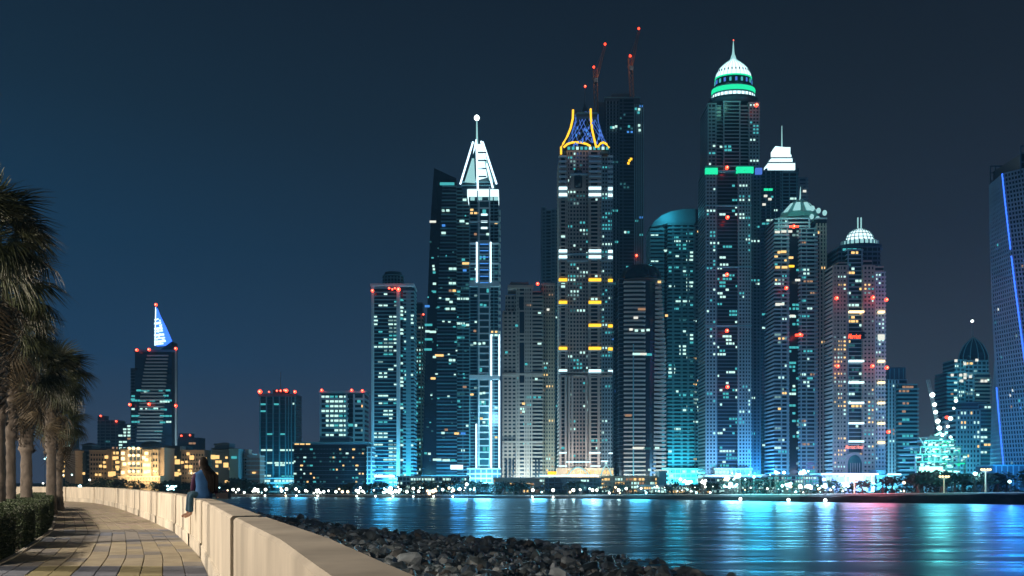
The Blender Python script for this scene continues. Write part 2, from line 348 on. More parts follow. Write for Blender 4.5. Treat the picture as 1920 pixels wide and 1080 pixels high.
# glow deck and crown
t.bay(876,935,355,367,k=-3,dep=15,core='ICE',slab=None,roof=False,cname='light_band')
t.bay(879,934,368,377,k=-1.5,dep=13,core='glass2',slab=None,roof=False)
for x in (882,896,916,926): t.bar('lit_window','ICE2',x,x+8,370,376,-1.5,.5,.4)
for x in (894.5,917): t.bar('pier','white',x,x+2,352,378,-3,.8,1)
t.lathepx('crown_glass','glass2',899,[(34,352),(33,344),(5,270)],6,6,False)
for a,b in (((887,266,2),(863,345,-2)),((893,262,0),(896,356,-6)),((902,265,1),(924,352,-6)),((905,266,4),(931,345,4)),((892,266,8),(880,345,18))): t.tubepx('crown_rib','LED',[a,b],1.7,0,6)
t.poly('crown_panel','ICE2',[(885,297),(889,297),(890,310),(874,341),(890,343),(874,345),(870,343)][:1]+[(889,297),(891,343),(871,341)],-2.5,-2)
t.poly('crown_panel','ICE',[(894,270),(903,270),(914,332),(897,337)],-3.4,-2.9)
t.poly('crown_panel','ICE2',[(908,298),(913,300),(918,318),(925,340),(917,338)],-2.9,-2.4)
for y in (285,300,315,330): t.bar('crown_rung','glass',896,912,y,y+2.4,-3.6,.3,.3)
t.bay(866,926,343,353,k=0,dep=10,core='glass',slab='teal',fp=5); t.tubepx('mast','ICE2',[(894.5,268),(894,224)],[1.9,1.1],0,8)
b=place('mast_ball',ball(mt['GLOBE']),(t.X(894),0,t.Z(221)),(5*t.u,)*3,0,t.r)
t.bay(876,938,880,925,k=-5,dep=8,core='dark',slab='white',fp=9,piers=6,pm='white'); t.done()
lamp('crown_flood', P(896,310,428), (.6,.9,1), 9000, 3); lamp('strip_glow', P(928,780,425), (.5,.85,1), 16000, 4)

# beige residential tower
t = Tower('beige_tower', 'beige balconied tower with a broken stepped roofline between two tall lit towers', 'tower', 460, 943, 1042)
t.bay(943,968,585,925,core='glass',fp=7.2,slab='beige',sh=.5,so=.8,piers=[944,952,960,968],pm='beige',pw=3.2,po=.5,lit=.02,lm='WO')
t.bay(948,968,556,585,k=2,dep=9,core='glass',fp=7.2,slab='beige',sh=.5,so=.5,piers=3,pm='beige',pw=2)
t.bay(968,998,540,925,k=-2,dep=16,core='glass',fp=7.2,slab='beige',sh=.46,so=.3,piers=[969,973,984,988,992,997],pm='beige',pw=2.6,po=.5,lit=.03,lm='CWO',lc=5)
for y0,y1 in((585,625),(643,718)): t.bar('glass_bay','black',974,983,y0,y1,-2,.8,1)
t.bar('glass_bay','black',973,982,557,578,-2,.8,1)
t.bay(998,1016,548,925,core='glass',fp=7.2,slab='beige',sh=.42,so=1.6,lit=.03,lm='WC',lc=2)
t.bay(1016,1040,535,925,k=2,dep=14,core='glass',fp=7.2,slab='tan',sh=.5,so=.4,piers=5,pm='tan',pw=2.4,lit=.04,lm='WOY',lc=4)
t.bar('cornice','beige',952,1000,535,541,-2,1.4,15); t.bar('cornice','beige',1014,1041,531,536,2,1,12)
t.bay(957,990,532,540,k=2,dep=6,core='dark',slab='beige'); 
for x in (960,975,990,1022,1034): t.tubepx('roof_post','dark',[(x,535),(x,527)],.8,3)
for y in (827,700): t.bar('belt_course','beige',942,1017,y,y+4,-2,1,14)
m=MB(); t.lathepx('arch_window','black',975,[(.01,849),(5,856),(5,925)],-1.2,10)
for x in (948,955,961,967,986,992,1003,1009): t.bar('tall_window','glass',x,x+3,862,900,-2,.35,.4)
for x,y,c in [(1025,579,'W2'),(966,609,'C'),(947,659,'C'),(984,681,'C'),(1020,688,'C'),(979,755,'Y'),(979,770,'W'),(1003,709,'W')]: t.bar('lit_window',c,x,x+5,y,y+4,-2,.9,.3)
t.beacon(1008,533,k=-3,r=3.6); t.done()
# slim tower behind
t = Tower('slim_tower', 'slim grey tower with a flat notched top directly left of the yellow crown tower', 'tower', 560, 1015, 1048)
t.bay(1016,1024,390,925,core='dark',fp=6.4,slab='grey',sh=.4,so=.4,piers=[1016.5,1023],pm='grey',pw=2)
t.bay(1024,1033,396,925,k=1,core='glass',fp=6.4,slab='grey',sh=.4,so=.8,lit=.06,lm='WC')
t.bay(1033,1048,394,925,core='dark',fp=6.4,slab='grey',sh=.45,so=.5,piers=[1034,1041],pm='grey',pw=2,lit=.05,lm='WCD'); t.done()

# yellow crown tower
t = Tower('horned_tower', 'tall tower under a yellow outlined horned crown with yellow and white light bands', 'tower', 420, 1046, 1149)
t.bay(1049,1063,296,925,k=0,dep=16,core='black',fp=7.2,slab='beige',sh=.28,so=.8,piers=[1050.5,1061],pm='beige',pw=3,lit=.03,lm='WC',lc=1)
t.bay(1063,1104,285,925,k=1,dep=16,core='glass',fp=7.2,slab='beige',sh=.42,so=.3,piers=[1064,1068,1074,1080,1086,1092,1098,1103],pm='beige',pw=2.4,po=.25,lit=.09,lm='WwCWD',lc=7)
t.bay(1104,1126,285,925,k=-1.5,dep=16,core='black',fp=7.2,slab='beige',sh=.28,so=.9,piers=[1105.5,1122.5],pm='beige',pw=4.5,po=.6,lit=.03,lm='WC',lc=2)
t.bay(1126,1147,296,925,k=1.5,dep=16,core='glass',fp=7.2,slab='grey',sh=.45,so=.4,piers=4,pm='grey',pw=2,lit=.12,lm='CCW',lc=3)
for i in range(8):
    for a,b,k in((1048,1062,0),(1104,1127,-1.5),(1139,1149,1.5)): t.bar('balcony','white',a,b,293+i*9.4,296+i*9.4,k,1.3,1.5)
for y,m_ in ((355,'ICE'),(367,'ICE'),(472,'ICE'),(483,'ICE'),(526,'YEL'),(568,'YEL'),(611,'YEL'),(654,'YEL'),(696,'ICE')):
    for a,b,k,j in ((1046.5,1064,0,0),(1102.5,1127.5,-1.5,0),(1139,1149,1.5,1)):
        if (y in(568,) and j) or (y==611 and a<1050): continue
        t.bar('light_band',m_,a+1,b-1,y-2.4+j,y+2.4+j,k,1.9,1.3)
        t.bar('balcony','white',a,b,y+3+j,y+5+j,k,1.6,1.6)
for a,b,y in[(1070,1103,325),(1063,1147,475),(1063,1147,487),(1048,1148,697),(1048,1148,703)]: t.bar('belt_course','grey' if y<690 else 'beige',a,b,y,y+2.5,-1.5,.5,3)
t.lathepx('gable_window','black',1084,[(.01,311),(8,322),(8,352)],.4,12); t.poly('gable','beige',[(1070,355),(1070,322),(1078,318),(1084,310),(1090,318),(1098,322),(1098,355)],.2,.7)
t.bar('glass_bay','black',1079,1090,334,353,-.2,.4,.5)
t.bay(1058,1140,276,297,k=3,dep=14,core='black',slab='dark',fp=9,lit=.0)
for x in range(1064,1140,8): t.bar('lit_window','C' if x%3 else 'W',x,x+5,276,281,1.5,.6,.4)
# lattice crown: real flared shell with diagonal bars
cx=1100; prof=[(40,276),(37,268),(31,256),(26,242),(23,228),(22,215)]
t.lathepx('crown_shell','glass',cx,[(r-1.5,y) for r,y in prof]+[(18,214)],10,24)
for i in range(22):
    for sgn in (1,-1):
        pts=[]
        for q in range(9):
            f=q/8; y=276-61*f; r=41-19*min(1,f*1.25)**.8; an=2*math.pi*(i/22)+sgn*f*1.1
            pts.append((t.X(cx,10)+r*t.u*math.cos(an),10+SQ*r*t.u*math.sin(an),t.Z(y,10)))
        if pts[4][1]<16:
            m=MB(); m.tube(pts,.35*t.u*1.6,4,False); m.out('crown_lattice',mt['BLG' if (i+sgn)%3 else 'teal'],t.r)
for i in range(26):
    y=t.rg.uniform(228,272); x=cx+t.rg.uniform(-1,1)*(20+(y-228)*.25); t.bar('crown_light',t.rg.choice(['BLG','B','BLG']),x,x+3,y,y+4,-5.5,0,.4)
t.bay(1082,1120,213,219,k=4,dep=10,core='dark',slab='teal')
t.tubepx('crown_outline','YEL',[(1074.5,206,-1),(1074,222,-1),(1070,240,-1),(1064,255,-1.5),(1056,269,-2),(1052,276,-2),(1052,289,-2)],1.9,-1,8)
t.tubepx('crown_outline','YEL',[(1107.5,204,-3),(1108,222,-3),(1110,242,-3.4),(1114,260,-3.6),(1118,276,-4)],1.9,-3,8)
t.tubepx('crown_outline','YEL',[(1057,276,-2.5),(1064,270,-2.5),(1073,267,-2.5),(1088,267,-2.5),(1100,270,-3),(1107,274,-3)],1.9,-3,8)
t.tubepx('crown_outline','YEL',[(1121,275,-3),(1126,269,-2),(1131,267,-2),(1137,270,-2),(1142,277,-2)],1.9,-2,8)
t.tubepx('mast','steel',[(1097,215),(1097,163)],[1.2,.6],8); t.lathepx('mast_finial','dark',1097,[(5,212),(6,206),(3,200),(1.5,195),(.8,185)],8,10); t.beacon(1097,163,k=8,r=2.6)
# entrance: beige lower piers and lit arches
for x in (1050.5,1060.5,1067,1073,1099,1106,1122): t.bar('base_pier','beige',x-2,x+2,705,925,-1.5,1.2,1.5)
for a,b,y in [(1048,1062,849),(1105,1125,849),(1141,1148,850),(1061,1107,866),(1048,1063,874),(1107,1125,874),(1127,1139,865)]: t.bar('light_band','ICE',a,b,y-1.2,y+1.2,-3,2.2,2)
for a,b,top in [(1062,1106,876),(1126,1147,873)]:
    pts=[(a+(b-a)*i/10, 893-(893-top)*math.sin(math.pi*i/10)) for i in range(11)]
    t.tubepx('entrance_arch','ICE2',[(x,y,-7) for x,y in pts],1.3,-7); 
t.bay(1044,1150,880,925,k=-5,dep=5,core='cream',fp=12,slab='cream',piers=12,pm='cream',lit=.6,lm='Y',lc=12,sh=.2)
for a,b in((1052,1118),): t.bar('light_band','ICE',a,b,890,893,-7,1.4,1)
t.done()
for x,y,pw_ in ((1056,845,4500),(1085,862,6500),(1115,845,4500),(1143,845,2500)): lamp('base_flood', P(x,y+28,403), (1,.88,.78), pw_, 1.5)
lamp('crown_glow', P(1090,250,408), (.2,.4,1), 1200, 2)

# unfinished tower with cranes behind
t = Tower('unfinished_tower', 'unlit unfinished tower with cranes on its roof rising behind the yellow crown tower', 'tower', 520, 1122, 1209)
t.bay(1122,1136,194,925,k=3,dep=14,core='dark',fp=6.5,slab='dark',sh=.3,so=.5)
t.bay(1136,1160,190,925,k=0,core='glass',fp=6.5,slab='dark',sh=.3,so=.4,piers=[1137,1143,1149,1155],pm='grey',pw=1.6,lit=.04,lm='BCD')
t.bay(1160,1188,186,925,k=-1,core='glass',fp=6.5,slab='dark',sh=.35,so=.4,piers=[1161,1168],pm='dark',pw=2,lit=.035,lm='CDB')
t.bay(1188,1207,196,925,k=0,core='black',fp=6.5,slab=None,piers=[1190,1194,1198,1202,1206],pm='grey',pw=2.2,po=.6,lit=.03,lm='CB')
t.bay(1134,1200,184,194,k=2,dep=12,core='dark',slab='teal'); t.bay(1147,1183,178,186,k=3,dep=10,core='dark',slab='dark')
for x,y,c in [(1196,204,'W'),(1190,203,'C'),(1148,238,'W'),(1153,236,'W'),(1144,238,'C'),(1177,236,'C'),(1196,234,'W'),(1197,243,'W'),(1178,300,'YEL'),(1176,305,'YEL'),(1181,297,'YEL'),(1170,434,'W'),(1176,434,'C'),(1195,210,'C')]: t.bar('lit_window',c,x,x+4,y,y+4,-1,.9,.3)
t.beacon(1193,480,k=-2,r=3); t.done()
def lattice(m, p0, p1, wd, n):
    p0,p1=Vector(p0),Vector(p1); d=(p1-p0); s1=Vector((1,0,0))*wd; s2=Vector((0,1,0))*wd
    cs=[s1*a+s2*b for a,b in((-.5,-.5),(.5,-.5),(.5,.5),(-.5,.5))]
    for c in cs: m.tube([p0+c,p1+c],wd*.09,4)
    for i in range(n):
        for j in range(4): m.tube([p0+d*i/n+cs[j],p0+d*(i+1)/n+cs[(j+1)%4]],wd*.06,3,False)
    return m
def crane(lbl,D,mast,jib,tip,counter):
    c=P(*mast[0],D); r_=root('tower_crane',c,lbl,'crane','tower cranes on the unfinished tower')
    q=lambda p:P(*p,D)-c
    lattice(MB(),q(mast[0]),q(mast[1]),2.6,9).out('mast',mt['rust'],r_)
    lattice(MB(),q(jib[0]),q(jib[1]),1.6,12).out('jib',mt['rust'],r_)
    lattice(MB(),q(jib[0]),q(counter),1.6,3).out('counter_jib',mt['rust'],r_)
    MB().box(-1.6,1.6,-1.6,1.6,-1.6,1.6).out('cab',mt['dark'],r_).location=q(jib[0])
    MB().tube([q(counter),q(mast[1])+Vector((0,0,2)),q(jib[1])],.12,4).out('cable',mt['steel'],r_)
    for p in tip:
        b=place('beacon',ball(mt['RED']),q(p)-Vector((0,1.5,0)),(.85,)*3,0,r_)
    lamp('crane_fill',c+q(mast[1])+Vector((3,-9,-8)),(1,.55,.35),1500,.5)  # added warm fill hung off the mast to brighten it, no fitting there
crane('rust coloured crane with a steep jib behind the horned crown',520,((1118,215),(1116,130)),((1117,152),(1134,88)),[(1113,128),(1134,85)],(1112,146))
crane('tall crane on the right side of the unfinished tower roof',520,((1185,182),(1181,108)),((1183,130),(1197,60)),[(1181,107),(1197,56)],(1178,124))

# curved dark striped tower
t = Tower('round_topped_tower', 'dark round topped tower with pale horizontal balconies, standing in front of taller ones', 'tower', 410, 1160, 1250)
t.bay(1161,1170,524,925,k=3,dep=12,core='black',fp=8,slab='dark',sh=.12)
m=MB(); n_=20; pl=[(t.X(1205)+45*t.u*math.cos(a),14+14*math.sin(a)) for a in [2*math.pi*i/n_ for i in range(n_)]]
m.prism(pl,0,t.Z(527)); m.out('wall',mt['black'],t.r)
t.lathepx('dome','black',1202,[(40,528),(39,515),(34,505),(24,499),(.1,496)],14)
for i in range(48):
    y=530+i*8
    t.put('floor_slab',mt['beige'],t.X(1169),t.X(1209),-2.2,2,t.Z(y+1.5),t.Z(y-1.2))
    tt=(y-530)/380
    t.put('floor_slab',mt['beige'],t.X(1226+4*(1-tt)),t.X(1241+9*min(1,tt*3)),1,9,t.Z(y+2),t.Z(y-1.8))
t.bar('wall','black',1170,1208,530,925,-2,-1.2,6); t.bar('pier','teal',1186.5,1188.5,645,925,-2,.6,.8)
t.lathepx('roof_ring','beige',1204,[(44,529),(44,527)],14)
for x,y,ww,c in [(1186,662,14,'W'),(1200,662,12,'W2'),(1212,663,10,'C'),(1180,616,6,'W2'),(1190,618,6,'W'),(1202,618,6,'W'),(1212,617,6,'W'),(1188,594,8,'W2'),(1186,838,22,'W2'),(1206,839,14,'D'),(1215,879,5,'W'),(1196,578,14,'O'),(1172,777,12,'O'),(1228,838,8,'W'),(1233,527,6,'Y'),(1247,590,5,'Y')]: t.bar('lit_window',c,x,x+ww,y,y+4,-2.2,.6,.4)
t.done()

# curved roof tower
t = Tower('arched_roof_tower', 'cyan lit balcony tower with a curved roof left of the tallest tower', 'tower', 480, 1220, 1320)
t.bay(1220,1243,424,925,k=0,core='glass2',fp=7,slab='teal',sh=.5,so=1.2,lit=.08,lm='WCW',lc=3)
t.bay(1243,1253,418,925,k=3,core='black',fp=7,slab='dark',sh=.15,lit=.02,lm='W')
t.bay(1253,1300,414,925,k=-1,core='glass2',fp=7,slab='teal',sh=.42,so=1.0,piers=[1262,1278,1290],pm='teal',pw=4,po=.5,lit=.11,lm='WCWD',lc=7)
t.bay(1300,1320,424,925,k=2,core='glass',fp=7,slab='grey',sh=.5,so=.5,piers=[1303,1310,1317],pm='grey',pw=2.4,lit=.12,lm='WYW',lc=3)
t.poly('roof_arch','teal',[(1221,425),(1226,416),(1240,404),(1258,396),(1280,392),(1304,391),(1304,418),(1252,418),(1240,422)],-2.2,12)
t.bay(1286,1310,395,418,k=6,dep=9,core='dark',slab='dark'); t.bay(1222,1320,880,925,k=-6,dep=6,core='teal',slab='white',fp=9,piers=10,pm='white',lit=.4,lm='CW',lc=12); t.done()

# the tallest tower
t = Tower('domed_supertall', 'tallest tower, crowned by a white and green lit dome with a spire', 'tower', 410, 1323, 1427)
def stk(a,b,top,bot,k,**kw): t.bay(a,b,top,bot,k=k,dep=16,core=kw.get('core','glass'),fp=6.7,slab=kw.get('s','grey'),sh=kw.get('sh',.42),so=kw.get('so',.35),piers=kw.get('p',[]),pm=kw.get('s','grey'),pw=2.2,po=.3,lit=kw.get('l',.04),lm=kw.get('lm','WCCW'),lc=kw.get('lc'),roof=kw.get('roof',True))
stk(1327,1343,196,318,0,p=[1328,1334,1342]); stk(1343,1356,200,318,1,sh=.3,l=.02); stk(1356,1388,192,318,-1,core='black',sh=.22,l=.05,p=[1357,1387],lm='WC'); stk(1388,1404,200,318,1,sh=.3,l=.08); stk(1404,1424,194,318,0,p=[1405,1411,1417,1423],s='grey')
stk(1323,1343,318,925,-1.2,p=[1324,1330,1336,1342],l=.07,lc=3); stk(1343,1384,318,925,0,core='black',sh=.3,s='dark',so=.25,l=.09,lc=7,p=[1344,1383]); stk(1384,1408,318,925,-1.2,p=[1385,1391,1397,1402,1407],l=.07,lc=4); stk(1408,1426,322,925,1,p=[1412,1419,1425],s='dark',l=.02)
t.bay(1340,1410,880,925,k=-5,dep=6,core='grey',slab='white',fp=12,piers=8,pm='white',lit=.3,lm='W')
t.bay(1322,1432,893,925,k=-9,dep=6,core='grey',slab='white',fp=14,piers=10,pm='white',lit=.5,lm='CW',lc=14)
for a,b,y,m_ in[(1322,1345,316,'GRN'),(1380,1412,314,'GRN'),(1416,1428,316,'BLG')]: t.bar('light_band',m_,a,b,y,y+11,-1.2,1,1.4)
for y in (311,320,385,500,610): t.bar('belt_course','teal',1322,1409,y,y+1.6,-1.2,.8,2)
c=1375; k=8
t.lathepx('drum','dark',c,[(46,198),(46,188),(40,187)],k,24)
t.lathepx('light_ring','ICE',c,[(41,188),(41,181)],k,24); 
for i in range(32):
    a=math.pi*2*i/32; o=place('ring_fin',cube(mt['teal']),(t.X(c,k)+41.6*t.u*math.cos(a),k+SQ*41.6*t.u*math.sin(a),t.Z(184.5,k)),(.35,.35,8*t.u),a,t.r)
t.lathepx('ring_soffit','teal',c,[(38,181),(41,178)],k,24); t.lathepx('light_ring','GRN',c,[(41.2,178),(42,173),(41,169)],k,24); t.lathepx('drum','copper',c,[(41,169),(38,165.5)],k,24)
t.lathepx('drum','glass2',c,[(36,166),(35,160),(34,152),(34,149)],k,24)
for i in range(20):
    a=math.pi*2*i/20; place('drum_window',cube(mt['BLG' if i%2 else 'C']),(t.X(c,k)+35.3*t.u*math.cos(a),k+SQ*35.3*t.u*math.sin(a),t.Z(157,k)),(.3,1.2,7*t.u),a,t.r)
t.lathepx('light_ring','GRN',c,[(35.4,149.5),(35,147)],k,24)
dome=[(34,148),(33,142),(30,135),(26,129),(21,124),(15,119),(9,115),(5,111),(3,104),(1.9,96),(1.2,86),(.5,78)]
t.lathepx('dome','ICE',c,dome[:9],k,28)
for i in range(26):
    a=math.pi*2*(i+.5)/26
    for r_,y in ((29.8,136.5),): 
        place('dome_vent',ball(mt['dark']),(t.X(c,k)+r_*t.u*math.cos(a),k+SQ*r_*t.u*math.sin(a),t.Z(y,k)),(.45,.45,1.1),a,t.r)
    m=MB(); m.tube([(t.X(c,k)+(r_+.3)*t.u*math.cos(a),k+SQ*(r_+.3)*t.u*math.sin(a),t.Z(y,k)) for r_,y in dome[:9]],.16,4,False); m.out('dome_rib',mt['ICE2'],t.r)
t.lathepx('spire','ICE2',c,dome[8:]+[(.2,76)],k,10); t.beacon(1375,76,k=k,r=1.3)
for p in [(1417,199),(1362,316),(1363,409),(1362,516),(1362,621),(1363,726)]: t.beacon(*p,k=-3,r=4.2,light=450)
t.done()
lamp('dome_flood', P(1375,165,398), (.3,1,.8), 3000, 3)

# stepped lit crown tower behind
t = Tower('stepped_crown_tower', 'grey glass tower with a glowing white stepped crown and thin antenna', 'tower', 500, 1428, 1514)
t.bay(1428,1466,322,925,core='glass2',fp=6.3,slab='dark',sh=.35,so=.4,piers=[1436,1445,1454,1463],pm='teal',pw=1.5,lit=.03,lm='WC')
t.bay(1466,1496,325,925,k=-1,core='glass',fp=6.3,slab='teal',sh=.3,so=.4,piers=[1467,1480,1494],pm='teal',pw=2,lit=.04,lm='WC')
t.bay(1496,1514,335,925,k=3,core='dark',fp=6.3,slab='grey',sh=.5,piers=[1498,1512],pm='grey',pw=3)
t.bay(1436,1498,318,326,k=1,dep=12,core='dark',slab='dark')
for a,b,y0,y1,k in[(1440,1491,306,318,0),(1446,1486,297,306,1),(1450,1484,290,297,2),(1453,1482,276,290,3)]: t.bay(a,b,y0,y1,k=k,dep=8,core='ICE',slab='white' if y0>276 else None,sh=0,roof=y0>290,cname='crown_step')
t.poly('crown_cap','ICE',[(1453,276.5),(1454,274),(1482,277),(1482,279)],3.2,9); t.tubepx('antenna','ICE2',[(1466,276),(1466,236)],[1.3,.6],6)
t.bar('light_band','GRN',1432,1440,354,358,0,.8,.5); t.bar('light_band','GRN',1441,1448,354,358,0,.8,.5)
for x,y in((1432,366),(1440,372),(1505,357),(1429,382)): t.bar('lit_window','W2',x,x+6,y,y+4,0,.8,.4)
t.done()
# octagonal dome tower
t = Tower('copper_domed_tower', 'dark tower with a pale green faceted dome and red lights up its front', 'tower', 400, 1450, 1552)
t.bay(1452,1477,412,925,core='glass',fp=7.3,slab='grey',sh=.35,so=1.0,piers=[1465,1476],pm='grey',pw=2.4,lit=.10,lm='WwYC',lc=4)
t.bay(1477,1500,430,925,k=1,core='black',fp=7.3,slab=None,piers=[1478,1499],pm='grey',pw=2.4,lit=.12,lm='WCwC',lc=3)
t.bay(1500,1530,430,925,k=-.5,core='glass',fp=7.3,slab='grey',sh=.36,so=1.1,piers=[1502,1512,1528],pm='grey',pw=2.2,lit=.09,lm='WCO',lc=5)
t.bay(1530,1549,418,925,k=1,core='glass',fp=7.3,slab='beige',sh=.3,so=.5,piers=[1531,1537,1543,1548],pm='beige',pw=2.2,po=.7,lit=.03,lm='Y')
t.bay(1459,1518,411,431,k=0,dep=13,core='black',slab='white',piers=[1460,1517],pm='white',pw=3); t.bay(1529,1550,411,418,k=0,dep=13,core='black',slab='white')
t.bar('sign_band','RED',1480,1496,424,427,0,.9,.4)
c=1500;k=10
t.lathepx('dome','copper',c,[(40,411),(38,404),(34,401),(17,383),(13,379),(5,376)],k,8,False)
for i in range(8):
    a=math.pi*2*i/8
    m=MB(); m.tube([(t.X(c,k)+(r_+.4)*t.u*math.cos(a),k+SQ*(r_+.4)*t.u*math.sin(a),t.Z(y,k)) for r_,y in((36,402),(17,382),(5,375))],.4,4,False); m.out('dome_rib',mt['white'],t.r)
    a+=math.pi/8
    v=[(t.X(c,k)+r_*t.u*math.cos(a+d),k+SQ*r_*t.u*math.sin(a+d),t.Z(y,k)) for r_,y,d in((33.5,400,-.22),(33.5,400,.22),(19,384,.22),(19,384,-.22))]
    m=MB(); m.add(v+[(x*1.0,y-.15,z+.5) for x,y,z in v],CF); m.out('dome_panel',mt['ICE2'],t.r)
t.tubepx('spire','ICE2',[(1500,378),(1501,350)],[1.6,.5],k)
for i in range(6): a=i; place('finial',ball(mt['ICE2']),(t.X(1522+(i%3)*7),8-3*i,t.Z(392+(i%3)*8)),(1.3,1.0,1.6),0,t.r)
for p in [(1487,426),(1473,541),(1498,628)]: t.beacon(*p,k=-3,r=4.0,light=450)
for x,y,ww,c_ in [(1452,434,9,'W2'),(1464,433,9,'W2'),(1477,433,7,'W2'),(1457,472,5,'Y'),(1463,471,10,'Y'),(1453,500,8,'Y'),(1465,500,10,'Y'),(1478,498,10,'YEL'),(1478,482,8,'Y'),(1490,524,9,'W2'),(1453,570,8,'W2'),(1490,627,14,'RED'),(1453,569,16,'W2'),(1480,591,9,'W2')]: t.bar('lit_window',c_,x,x+ww,y,y+4,-.5,1.1,.4)
t.done()
small_tower('sliver of a tower between the copper domed tower and the hotel sign tower',480,1549,1567,528,fp=7,core='glass2',slab='teal',lit=.1,lm='CW',bot=925)
t = Tower('rooftop_lantern','bright lit rooftop box just left of the white domed tower','lantern',479,1549,1566,gz=P(0,529,479).z)
t.bay(1549,1565,516,529,core='ICE',slab='white',fp=6,piers=3,pm='grey',sh=.1); t.done()

# sign tower with white dome
t = Tower('sign_tower', 'hotel tower with a bright white dome, red rooftop sign letters and warm light bands', 'tower', 390, 1560, 1664)
t.bay(1562,1588,500,925,k=0,core='black',fp=7.6,slab='beige',sh=.55,so=.25,piers=[1563,1568,1575,1580,1587],pm='beige',pw=3,po=.25,lit=.14,lm='WYwY',lc=3)
t.bay(1588,1618,470,925,k=1.5,core='glass',fp=7.6,slab='grey',sh=.25,so=.2,piers=[1590,1616],pm='grey',pw=2,lit=.12,lm='WYD',lc=4)
t.bay(1618,1640,500,925,k=0,core='black',fp=7.6,slab='beige',sh=.55,so=.25,piers=[1619,1626,1633,1639],pm='beige',pw=3,po=.25,lit=.16,lm='WwYC',lc=3)
t.bay(1640,1660,512,925,k=2,core='glass2',fp=7.6,slab='white',sh=.5,so=.4,piers=[1641,1646,1652,1658],pm='white',pw=2.4,lit=.05,lm='W')
for a,b,y in((1566,1588,520),(1572,1588,508),(1618,1634,505),(1640,1656,516)): t.bay(a,b,y-14,y,k=2,dep=10,core='black',fp=7,slab='beige',sh=.4)
t.bay(1573,1650,464,505,k=4,dep=20,core='black',slab='dark',fp=8,piers=8,pm='dark',lit=.12,lm='CWD')
c=1612;k=12
t.lathepx('drum','dark',c,[(42,470),(42,462),(36,461)],k,24)
t.lathepx('light_ring','ICE2',c,[(34,462),(34,454),(30,453)],k,24)
for i in range(24):
    a=math.pi*2*i/24; place('ring_fin',cube(mt['white']),(t.X(c,k)+34.6*t.u*math.cos(a),k+SQ*34.6*t.u*math.sin(a),t.Z(458,k)),(.7,.7,10*t.u),a,t.r)
dm=[(27*math.cos(q),453-24*math.sin(q)) for q in [math.pi/2*i/7 for i in range(8)]]
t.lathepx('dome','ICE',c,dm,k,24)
for i in range(20):
    a=math.pi*2*i/20; m=MB(); m.tube([(t.X(c,k)+(r_+.2)*t.u*math.cos(a),k+SQ*(r_+.2)*t.u*math.sin(a),t.Z(y,k)) for r_,y in dm],.22,4,False); m.out('dome_rib',mt['copper'],t.r)
for y in (447,440,434):
    r_=27*math.sqrt(max(0,1-((453-y)/24)**2)); t.lathepx('dome_hoop','copper',c,[(r_+.6,y+.6),(r_+.6,y-.6)],k,24)
for x in (1608.5,1614.5): t.tubepx('mast','ICE2',[(x,430),(x,408)],1.3,k)
for y in (586,678,718,756,794,828): t.bar('light_band','WARM' if y<600 else 'ICE',1589.5,1616.5,y-1.8,y+1.8,1.5,2.4,1.6)
for y in (586,678,718,756,794,830): t.bar('light_band','WARM',1645,1656,y-1.8,y+1.8,2,2,1.6)
t.bar('light_band','W2',1645,1656,628,638,2,1.6,1)
t.bar('sign_board','black',1588,1617,624,637,1.5,2.6,.5)
def sign(txt,cx,y,wpx,hpx,k,mat):
    cu=bpy.data.curves.new('sign_text','FONT'); cu.body=txt; cu.extrude=.04; cu.align_x='CENTER'; cu.shear=.3; cu.offset=.02
    o=bpy.data.objects.new('tmp',cu); col.objects.link(o); bpy.context.view_layer.update()
    me=bpy.data.meshes.new_from_object(o.evaluated_get(bpy.context.evaluated_depsgraph_get())); bpy.data.objects.remove(o)
    xs=[v.co.x for v in me.vertices]; ys=[v.co.y for v in me.vertices]; sx=wpx*t.u/(max(xs)-min(xs)); sy=hpx*t.u/(max(ys)-min(ys))
    me.materials.clear(); me.materials.append(mt[mat])
    o=link('sign_text',me,t.r); o.location=(t.X(cx,k)-(max(xs)+min(xs))/2*sx,k,t.Z(y+hpx/2,k)-min(ys)*sy); o.rotation_euler=(rad(90),0,0); o.scale=(sx,sy,1)
sign('Marriott',1602.5,630.5,24,9,-1.3,'SIGN'); sign('Marriott Hotel',1602,838,34,7,-.8,'SIGNP')
t.bar('sign_board','white',1645,1657,834,841,2,1.2,.5)
# arch at the base
pts=[(1585,925),(1585,865)]+[(1603-18*math.cos(q),865-17*math.sin(q)) for q in [math.pi*i/10 for i in range(11)]]+[(1621,865),(1621,925)]
t.poly('arch_panel','beige',pts,-.8,1.4)
t.poly('arch_recess','glass2',[(1603+(x-1603)*.72,y+5) for x,y in pts],-1.1,-.7)
for q in range(1,6): t.bar('arch_mullion','beige',1590+q*4.2,1591+q*4.2,868,925,-1.1,.3,.3)
for p,l in [((1567,560),350),((1635,559),350),((1660,563),150),((1569,687),350),((1634,687),350),((1661,690),150),((1664,810),0)]: t.beacon(*p,k=-2,r=4.2,light=l)
t.done()

t = Tower('grey_tower','plain grey blue mid height block right of the hotel sign tower','tower',480,1662,1722)
t.bay(1664,1700,713,925,core='glass',fp=7,slab='grey',sh=.4,so=.3,piers=[1666,1672,1678,1684],pm='white',pw=3,lit=.03,lm='WO')
t.bay(1684,1720,722,925,k=-3,core='glass',fp=7.6,slab='teal',sh=.4,so=1.0,lit=.05,lm='WCO')
t.bay(1664,1698,691,713,k=3,dep=10,core='dark',slab='dark',fp=22,piers=4,pm='teal'); t.done()

